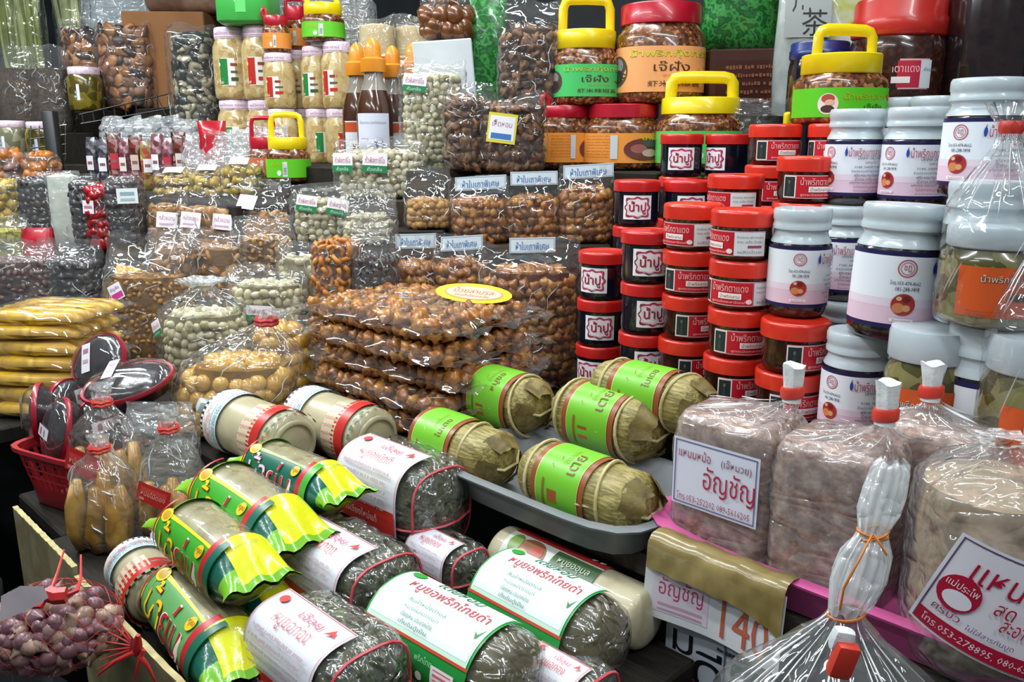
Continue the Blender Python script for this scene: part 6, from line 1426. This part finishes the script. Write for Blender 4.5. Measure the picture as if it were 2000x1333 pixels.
loaf('largest leaf loaf with white and red label touching the grey tray', sq(.858, .655, TF+.024), .175, .058, .064, .03, 1, .26, 'หมูยอชนิดดี')
loaf('leaf loaf with white label, middle one of the three', sq(.775, .510, TF+.005), .162, .054, .050, 0, 2, .2, 'หมูยอทอง')
loaf('leaf loaf with white label, lowest one beside the green packs', sq(.652, .397, TF+.005), .165, .050, .048, 0, 3, .2, 'หมูยอทอง')
V, Fc = rbox(.15, .10, .020, .002, 1); solo('flat_carton', me('carton', V, Fc, mat('black_carton', '#191619', .5), smooth=False), 'flat black carton under the largest leaf loaf', 'box', sq(.858, .652, TF), (0, 0, A45))
# green labelled leaf rolls
OLROLL = mat('olive_leaf_roll', '#4a4322', .4, ['#5c5428', '#383318'], 18, coat=.6, bump=.3, bscale=50)
def groll(label, c, L, r, rz=0, roll=0, seed=1, full=True):
    t = thing('leaf_roll', label, 'sausage', c, (0, 0, A45+rz), 'leaf rolls with green and white labels')
    V, Fc = roll_mesh(L, r, r*.96, 2.1, .8, n=32, wr=.03, seed=seed); part('roll', me('roll', V, Fc, OLROLL), t)
    V, Fc = roll_mesh(L*1.03, r*1.04, r*1.0, 2.1, .8, n=44, m=22, wr=.05, seed=seed+2, sc=60, zc=r*.96); part('film', me('film', V, Fc, CLING), t)
    mp = rollmap(r*1.06, r*1.02, 2.1, -L*.06, .75+roll, r*.96); H = r*2.7; W_ = L*.76
    def rr(w_, h_, cx, cy, col, e=.25):
        P = []; n = 36
        for i in range(n):
            a = 2*PI*i/n; c_, s_ = math.cos(a), math.sin(a); k = (abs(c_)**4+abs(s_)**4)**-.25; P.append((cx+w_/2*c_*k, cy+h_/2*s_*k))
        return P
    el = [R_(0, 0, W_, H, '#1f8a3a'), R_(0, H*.14, W_*.96, H*.62, '#bfe0cc'), R_(0, H*.16, W_*.93, H*.56, '#d3d9dc'), R_(0, -H*.165, W_, H*.022, '#c8442e'),
          T_('เตยหอม', W_*.02, H*.385, W_*.40, H*.09, '#1f7a4a'), T_('หมูยอพริกไทยดำ', W_*.04, H*.225, W_*.74, H*.14, '#c03038'), E_(-W_*.38, H*.36, W_*.12, H*.10, '#2f9a3a'), G_([(W_*.40, H*.10), (W_*.43, H*.04), (W_*.47, H*.16), (W_*.43, H*.08)], '#1f7a3a')]
    for k in range(4): el.append(T_(['สินค้าหนึ่งตำบล', 'หนึ่งผลิตภัณฑ์', 'เชียงใหม่ ประเทศไทย', 'เก็บในตู้เย็น'][k], -W_*.04, H*(.09-.06*k), W_*(.36-.03*k), H*.04, '#2f7a54'))
    el += [T_('ส่วนประกอบ', -W_*.28, -H*.24, W_*.24, H*.05, '#bfe6c6'), R_(-W_*.3, -H*.35, W_*.26, H*.08, '#cfd8d0'), E_(-W_*.06, -H*.33, W_*.06, H*.07, '#e6e6da'), E_(W_*.03, -H*.35, W_*.06, H*.07, '#d8603a'), E_(W_*.12, -H*.37, W_*.06, H*.07, '#e6e6da'),
           R_(W_*.33, -H*.30, W_*.2, H*.12, '#f0e4e6'), R_(W_*.33, -H*.30, W_*.16, H*.08, '#d8707c'), T_('พริกไทย', W_*.15, -H*.24, W_*.16, H*.05, '#9fdcae'), T_('น้ำหนักสุทธิ 400 กรัม', W_*.2, -H*.44, W_*.5, H*.05, '#bfe6c6')]
    sheet(t, mp, el, name='printed_label', step=.006, off=.002, lift=.0006)
    return t
groll('green-labelled leaf roll lying beside the plain white roll', sq(.552, .611, TF+.006), .18, .048, 0, .15, 1)
groll('green-labelled leaf roll lying lowest, red lettering facing the aisle', sq(.585, .502, TF+.006), .20, .047, .05, .22, 2)
# plain white roll with red and green label
WR = mat('cream_sausage', '#bdb396', .45, ['#aea486', '#cbc2a6'], 16, coat=.35, bump=.2, bscale=80)
t = thing('white_sausage', 'thick cream sausage roll with red, white and green label', 'sausage', sq(.605, .704, TF), (0, 0, A45))
Lw, rw = .24, .036
V, Fc = roll_mesh(Lw, rw, rw, 2.0, .35, n=32); part('sausage', me('sausage', V, Fc, WR), t)
mp = rollmap(rw, rw, 2.0, -.02, 1.05, rw); H = rw*2.6
sheet(t, mp, [R_(.0, 0, Lw*.60, H, '#cfd4cc'), R_(0, H*.34, Lw*.60, H*.26, '#b02a2c'), R_(Lw*.16, -H*.12, Lw*.28, H*.6, '#46603e'), E_(-Lw*.12, -H*.04, Lw*.2, H*.45, '#8a5a3a'), E_(-Lw*.16, -H*.12, Lw*.1, H*.2, '#c9a070'), E_(-Lw*.08, 0, Lw*.09, H*.16, '#a8402e'), E_(-Lw*.23, H*.02, Lw*.08, H*.3, '#6f8f3a'),
               E_(Lw*.2, H*.34, Lw*.03, H*.1, '#e6dcd8'), E_(Lw*.25, H*.34, Lw*.03, H*.1, '#e6dcd8'), T_('หมูยออุบล', Lw*.16, H*.02, Lw*.2, H*.10, '#c2cfb8'), T_('สูตรดั้งเดิม', Lw*.16, -H*.2, Lw*.18, H*.07, '#a9b89c')], name='printed_label', step=.006, off=.0012, lift=.0004)
loaf('small leaf loaf tucked between the large loaf and the cream sausage', sq(.745, .632, TF+.005), .10, .034, .033, 0, 5, .2)
loaf('small dark leaf loaf at the lower picture edge under the cream sausage', sq(.478, .560, TF+.005), .09, .032, .028, 0, 6, .2)

# ================================================================== BASKET, TRAYS OF DARK FRUIT, PICKLED SHOOTS
REDB = mat('red_plastic_basket', '#a8242c', .4, '#94202a', 12, coat=.2)
bcs, bcq = 1.372, .412
t = thing('red_basket', 'small red perforated plastic basket at the table corner', 'basket', sq(bcs, bcq, TF), (0, 0, A45+.3))
bx_, by_, bh = .165, .135, .095
def rring(w_, d_, z, n=40, p=6):
    o = []
    for j in range(n):
        a = 2*PI*j/n; c_, s_ = math.cos(a), math.sin(a); k = (abs(c_)**p+abs(s_)**p)**(-1/p); o.append((w_/2*c_*k, d_/2*s_*k, z))
    return o
R = [rring(bx_*.78, by_*.78, 0), rring(bx_*.80, by_*.80, .002), rring(bx_*.86, by_*.86, bh*.35)]
V, Fc = grid(R, True, True); part('base', me('base', V, Fc, REDB), t)
n = 40
for row in range(3):
    z0, z1 = bh*(.35+.17*row), bh*(.35+.17*(row+1)); k0 = .86+.045*row; k1 = .86+.045*(row+1)
    R = [rring(bx_*k1, by_*k1, z1-.0035), rring(bx_*k1, by_*k1, z1)]; V, Fc = grid(R, True); part('hoop', me('hoop', V, Fc, REDB), t)
    a, b = rring(bx_*k0, by_*k0, z0, 72), rring(bx_*k1, by_*k1, z1, 72); VV, FF = [], []
    for j in range(0, 72, 2): o = len(VV); VV += [a[j], a[(j+1) % 72], b[(j+1) % 72], b[j]]; FF.append((o, o+1, o+2, o+3))
    part('lattice', me('lattice', VV, FF, REDB), t, kind='stuff')
R = [rring(bx_*.985, by_*.985, bh*.86), rring(bx_*1.0, by_*1.0, bh), rring(bx_*1.09, by_*1.1, bh+.001), rring(bx_*1.09, by_*1.1, bh-.006), rring(bx_*1.05, by_*1.05, bh-.007)]
V, Fc = grid(R, True); part('rim', me('rim', V, Fc, REDB), t)
DARKF = mat('dark_plum_paste', '#1c1418', .25, ['#2a1e24', '#120d10'], 40, coat=.6, bump=.4, bscale=60)
RIM = mat('crimson_tray_rim', '#a01830', .3, '#8c1428', 20, coat=.3)
def otray(label, c, L, W_, rot, seed, slip=(0, 0)):
    t = thing('fruit_tray', label, 'tray', c, rot, 'oval red-rimmed trays of dark fruit')
    def ring(k, z, n=36): return [(L/2*k*math.cos(2*PI*j/n), W_/2*k*math.sin(2*PI*j/n), z) for j in range(n)]
    V, Fc = grid([ring(.55, -.028), ring(.80, -.024), ring(.92, -.006), ring(.95, 0)], True, True); part('tray_base', me('tray_base', V, Fc, DARKF), t)
    V, Fc = grid([ring(.93, -.003), ring(1.0, -.004), ring(1.02, .0), ring(1.0, .004), ring(.93, .003)], True); part('rim', me('rim', V, Fc, RIM), t)
    R = [ring(.92, .0), ring(.85, .006), ring(.65, .010), ring(.35, .0115), ring(.08, .012)]; V, Fc = grid(R, True, False, True)
    V = [(x, y, z+.0015*nz((x, y, z), 60, seed)) for x, y, z in V]; part('fruit', me('fruit', V, Fc, DARKF), t)
    R = [ring(.95, .004), ring(.9, .012), ring(.72, .020), ring(.4, .024), ring(.08, .025)]; V, Fc = grid(R, True, False, True); part('clear_lid', me('clear_lid', V, Fc, film('tray_lid_film', haze=.03, rough=.03, k=.9, base=.10, bscale=18, bstr=.35)), t)
    sheet(t, lambda u, v, o: (slip[0]+u*.35, slip[1]+v, .0262+o-.6*(slip[0]+u*.35)**2-.6*(slip[1]+v)**2), [R_(0, 0, .05, .05, '#cfcad0'), R_(0, .012, .03, .008, '#9a6a80'), R_(0, -.006, .03, .006, '#a890a0')], name='slip')
    return t
def facing(n, roll=0):
    q = Vector(n).normalized().to_track_quat('Z', 'Y'); q = q @ Euler((0, 0, roll)).to_quaternion(); return q.to_euler()
DT = 1.16
otray('upright oval tray of dark fruit with red rim leaning on the yellow packs', pt(193, 708, 1.40), .112, .100, facing((-.35, -.75, .45), .4), 1, (0, 0))
otray('wide oval tray of dark fruit lying tilted over the basket', pt(250, 748, 1.35), .150, .105, facing((-.18, -.35, .92), .55), 2, (-.02, .01))
otray('upright red-rimmed tray standing at the outer side of the basket', pt(78, 805, 1.37), .09, .095, facing((-.93, -.30, .05), 0), 3)
otray('upright red-rimmed tray seen edge on behind the front tray', pt(135, 790, 1.39), .085, .085, facing((.92, -.30, .12), 0), 4)
otray('nearest red-rimmed tray of dark fruit standing in the red basket', pt(118, 842, 1.31), .105, .085, facing((-.72, -.62, .25), PI/2), 5, (0, -.01))
otray('red-rimmed tray of dark fruit at the inner side of the basket', pt(188, 832, 1.34), .085, .075, facing((.85, -.45, .2), PI/2), 6)
V, Fc = rbox(.08, .07, .12, .004, 1); solo('dark_carton', me('carton', V, Fc, mat('black_carton', '#191619', .5)), 'low black carton behind the basket under the tilted tray', 'box', sq(1.345, .485, TF), (0, 0, A45))
# bags of pickled shoots
SHOOT = [mat('golden_shoot_a', '#a57c38', .3, ['#8a6226', '#bb9450'], 20, coat=.5, sub=.1), mat('golden_shoot_b', '#b78f4c', .3, ['#9a7434', '#caa468'], 20, coat=.5, sub=.1)]
def shoots(label, p, w_, t_, h, hs, seed, n=7, elems=True, rz=0, top=True):
    rg = random.Random(seed)
    t, f = bag('pickled_shoot_bag', label, p, w_, t_, h, hs/h, 'gather' if top else 'flat', None, .02, None, seed=seed, tie=RIBF if top else None, group='tied bags of golden pickled shoots', neck=.010, nk=.68, nu=52, nv=30, wr=.003, rotz=rz, flare=1.5)
    for k in range(n):
        x = w_*.42*((k+.5)/n*2-1); yb = -t_*.28+t_*.5*(k % 2)+rg.uniform(-.003, .003); hh = hs*rg.uniform(.82, 1.0)
        r = w_/n*.62+.003
        P = [(x*.95, yb, .004), (x+rg.uniform(-.004, .004), yb-.004, hh*.3), (x*1.02, yb+rg.uniform(-.005, .003), hh*.65), (x*.9, yb, hh)]
        V, Fc = tube(P, [r*.75, r*1.05, r*.95, r*.45], 9); part('pickled_shoot', me('pickled_shoot', V, Fc, rg.choice(SHOOT)), t)
    if elems: bag_tag(t, f, -PI/2+elems, hs/h*.80, w_*.62, hs*.28, ['#b82226', R_(0, .005, w_*.5, hs*.08, '#c8403a'), T_('หน่อไม้ดอง', 0, 0, w_*.46, hs*.08, '#e6b8ac'), R_(-w_*.2, -hs*.09, w_*.1, hs*.04, '#d88a80')], tilt=-.22, off=.004)
    return t
p = sq(1.250, .408, TF); shoots('bag of golden pickled shoots with red label and red taped neck', p, wid(p, 135), .07, hgt(p, 752), hgt(p, 858), 161, 6, -.2, rz=-.3)
p = sq(1.172, .372, TF); shoots('middle bag of golden pickled shoots, label hidden by glare', p, wid(p, 125), .06, hgt(p, 850), hgt(p, 930), 162, 5, None, rz=-.3, top=True)
p = sq(1.130, .452, TF); shoots('bag of golden pickled shoots with red label beside the ringed roll', p, wid(p, 120), .07, hgt(p, 795), hgt(p, 925), 163, 5, -.1, rz=-.3)
bag('empty_clear_bag', 'puffed empty clear bag between the shoots and the yellow balls', sq(1.225, .478, TF), .10, .05, .18, .75, 'flat', None, .02, None, seed=166, filmm=film('puffed_film', haze=.16, k=.8, base=.08, bscale=70, bstr=.8), nu=40)
# ================================================================== NET OF SHALLOTS HANGING BEFORE THE TABLE
SHA = [mat('shallot_a', '#8a6464', .5, ['#6f4a4c', '#a07c78'], 40, coat=.3, stretch=(1, 1, .2)), mat('shallot_b', '#a08070', .5, ['#866656', '#b89a88'], 40, coat=.3, stretch=(1, 1, .2)), mat('shallot_c', '#7a5058', .5, ['#603c46', '#956c74'], 40, coat=.3, stretch=(1, 1, .2))]
SHM = []
for i, m in enumerate(SHA):
    V, Fc = lathe([(.001, -.0135), (.006, -.0125), (.0105, -.006), (.0115, 0), (.009, .006), (.0045, .011), (.0018, .0165), (.001, .019)], 8); SHM.append(me('shallot', V, Fc, m))
D0 = .86
pc = pt(108, 1222, D0)
nb = thing('shallot_net_bag', 'red net bag full of small purple shallots hanging before the table', 'net bag', pc, (0, 0, 0))
rg = random.Random(77)
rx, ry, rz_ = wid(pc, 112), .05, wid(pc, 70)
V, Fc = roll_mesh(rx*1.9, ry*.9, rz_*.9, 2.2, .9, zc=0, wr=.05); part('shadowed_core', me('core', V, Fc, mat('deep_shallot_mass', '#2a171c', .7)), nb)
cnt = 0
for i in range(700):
    a = rg.uniform(0, 2*PI); b = math.acos(rg.uniform(-1, 1))
    n_ = Vector((math.sin(b)*math.cos(a), math.sin(b)*math.sin(a), math.cos(b)))
    if n_.y > .25: continue
    if cnt >= 230: break
    part('shallot', rg.choice(SHM), nb, (n_.x*rx, n_.y*ry, n_.z*rz_), (rg.uniform(0, 6), rg.uniform(0, 6), rg.uniform(0, 6)), rg.uniform(.5, .85)); cnt += 1
NETM = mat('red_net_string', '#b01c24', .45, '#c8302c', 60)
VS, FS = [], []
for fam in (1, -1):
    for k in range(13):
        P = []
        for i in range(15):
            b = PI*(i+.5)/15.; a = fam*b*1.3+2*PI*k/13
            P.append((math.cos(b)*(rx+.007), math.sin(b)*math.sin(a)*(ry+.007), math.sin(b)*math.cos(a)*(rz_+.007)))
        v, f_ = tube(P, .0003, 4); o = len(VS); VS += v; FS += [tuple(i+o for i in q) for q in f_]
part('netting', me('netting', VS, FS, NETM), nb, kind='stuff')
def strand(P, r, nm='net_tie'):
    V, Fc = tube([Vector(p)-pc for p in P], r, 7); part(nm, me(nm, V, Fc, NETM), nb)
strand([pt(125, 1075, D0+.03), pt(112, 1120, D0-.02), pt(100, 1155, D0-.05), pt(80, 1185, D0-.06), pt(35, 1188, D0-.06)], [.0010, .0014, .0022, .003, .0008])
strand([pt(158, 1085, D0+.03), pt(158, 1130, D0-.02), pt(150, 1155, D0-.05), pt(120, 1168, D0-.06), pt(95, 1160, D0-.06)], [.0010, .0014, .0022, .003, .0015])
strand([pt(95, 1160, D0-.06), pt(110, 1165, D0-.062), pt(130, 1163, D0-.06)], .008)
V, Fc = lathe([(.003, -.012), (.007, -.008), (.008, 0), (.006, .008), (.003, .013)], 12); V = [(x*(1+.3*nz((x, y, z), 120)), y, z) for x, y, z in V]
part('net_knot', me('net_knot', V, Fc, NETM), nb, pt(268, 1262, D0-.06)-pc, (.3, .3, 0), (.6, .6, 1.2))
for (a, b) in (((262, 1275), (190, 1320)), ((272, 1280), (305, 1335)), ((280, 1270), (262, 1330))):
    strand([pt(*a, D0-.06), pt((a[0]+b[0])/2, (a[1]+b[1])/2-6, D0-.06), pt(*b, D0-.05)], [.0025, .002, .001])
for k in range(7):
    a = (255, 1250+4*k); b = (205-6*k+20, 1200+18*k)
    strand([pt(*a, D0-.06), pt(*b, D0-.055)], [.0012, .0004])
part('paper_tag', me('paper_tag', [tuple(pt(x, y, D0-.075)-pc) for x, y in ((0, 1215), (2, 1165), (40, 1145), (85, 1146), (95, 1168), (60, 1190))] + [tuple(pt(x, y, D0-.073)-pc) for x, y in ((0, 1215), (2, 1165), (40, 1145), (85, 1146), (95, 1168), (60, 1190))], [(0, 1, 2, 3, 4, 5), (11, 10, 9, 8, 7, 6)], mat('dull_white_paper', '#b9aeb4', .6, '#a89ca4', 20)), nb)
# things in the dark at the table end
SACKM = mat('dull_grey_sack', '#5a5d5a', .7, ['#3a3d3c', '#74776f'], 18)
V, Fc = rbox(.16, .012, .14, .003, 1); solo('sack_edge', me('sack', V, Fc, SACKM, smooth=False), 'dull grey printed sack hanging at the table edge below the red basket', 'sack', sq(1.44, .185, .68), (0, -.35, A45))
bpy.data.scenes.remove(_TS)
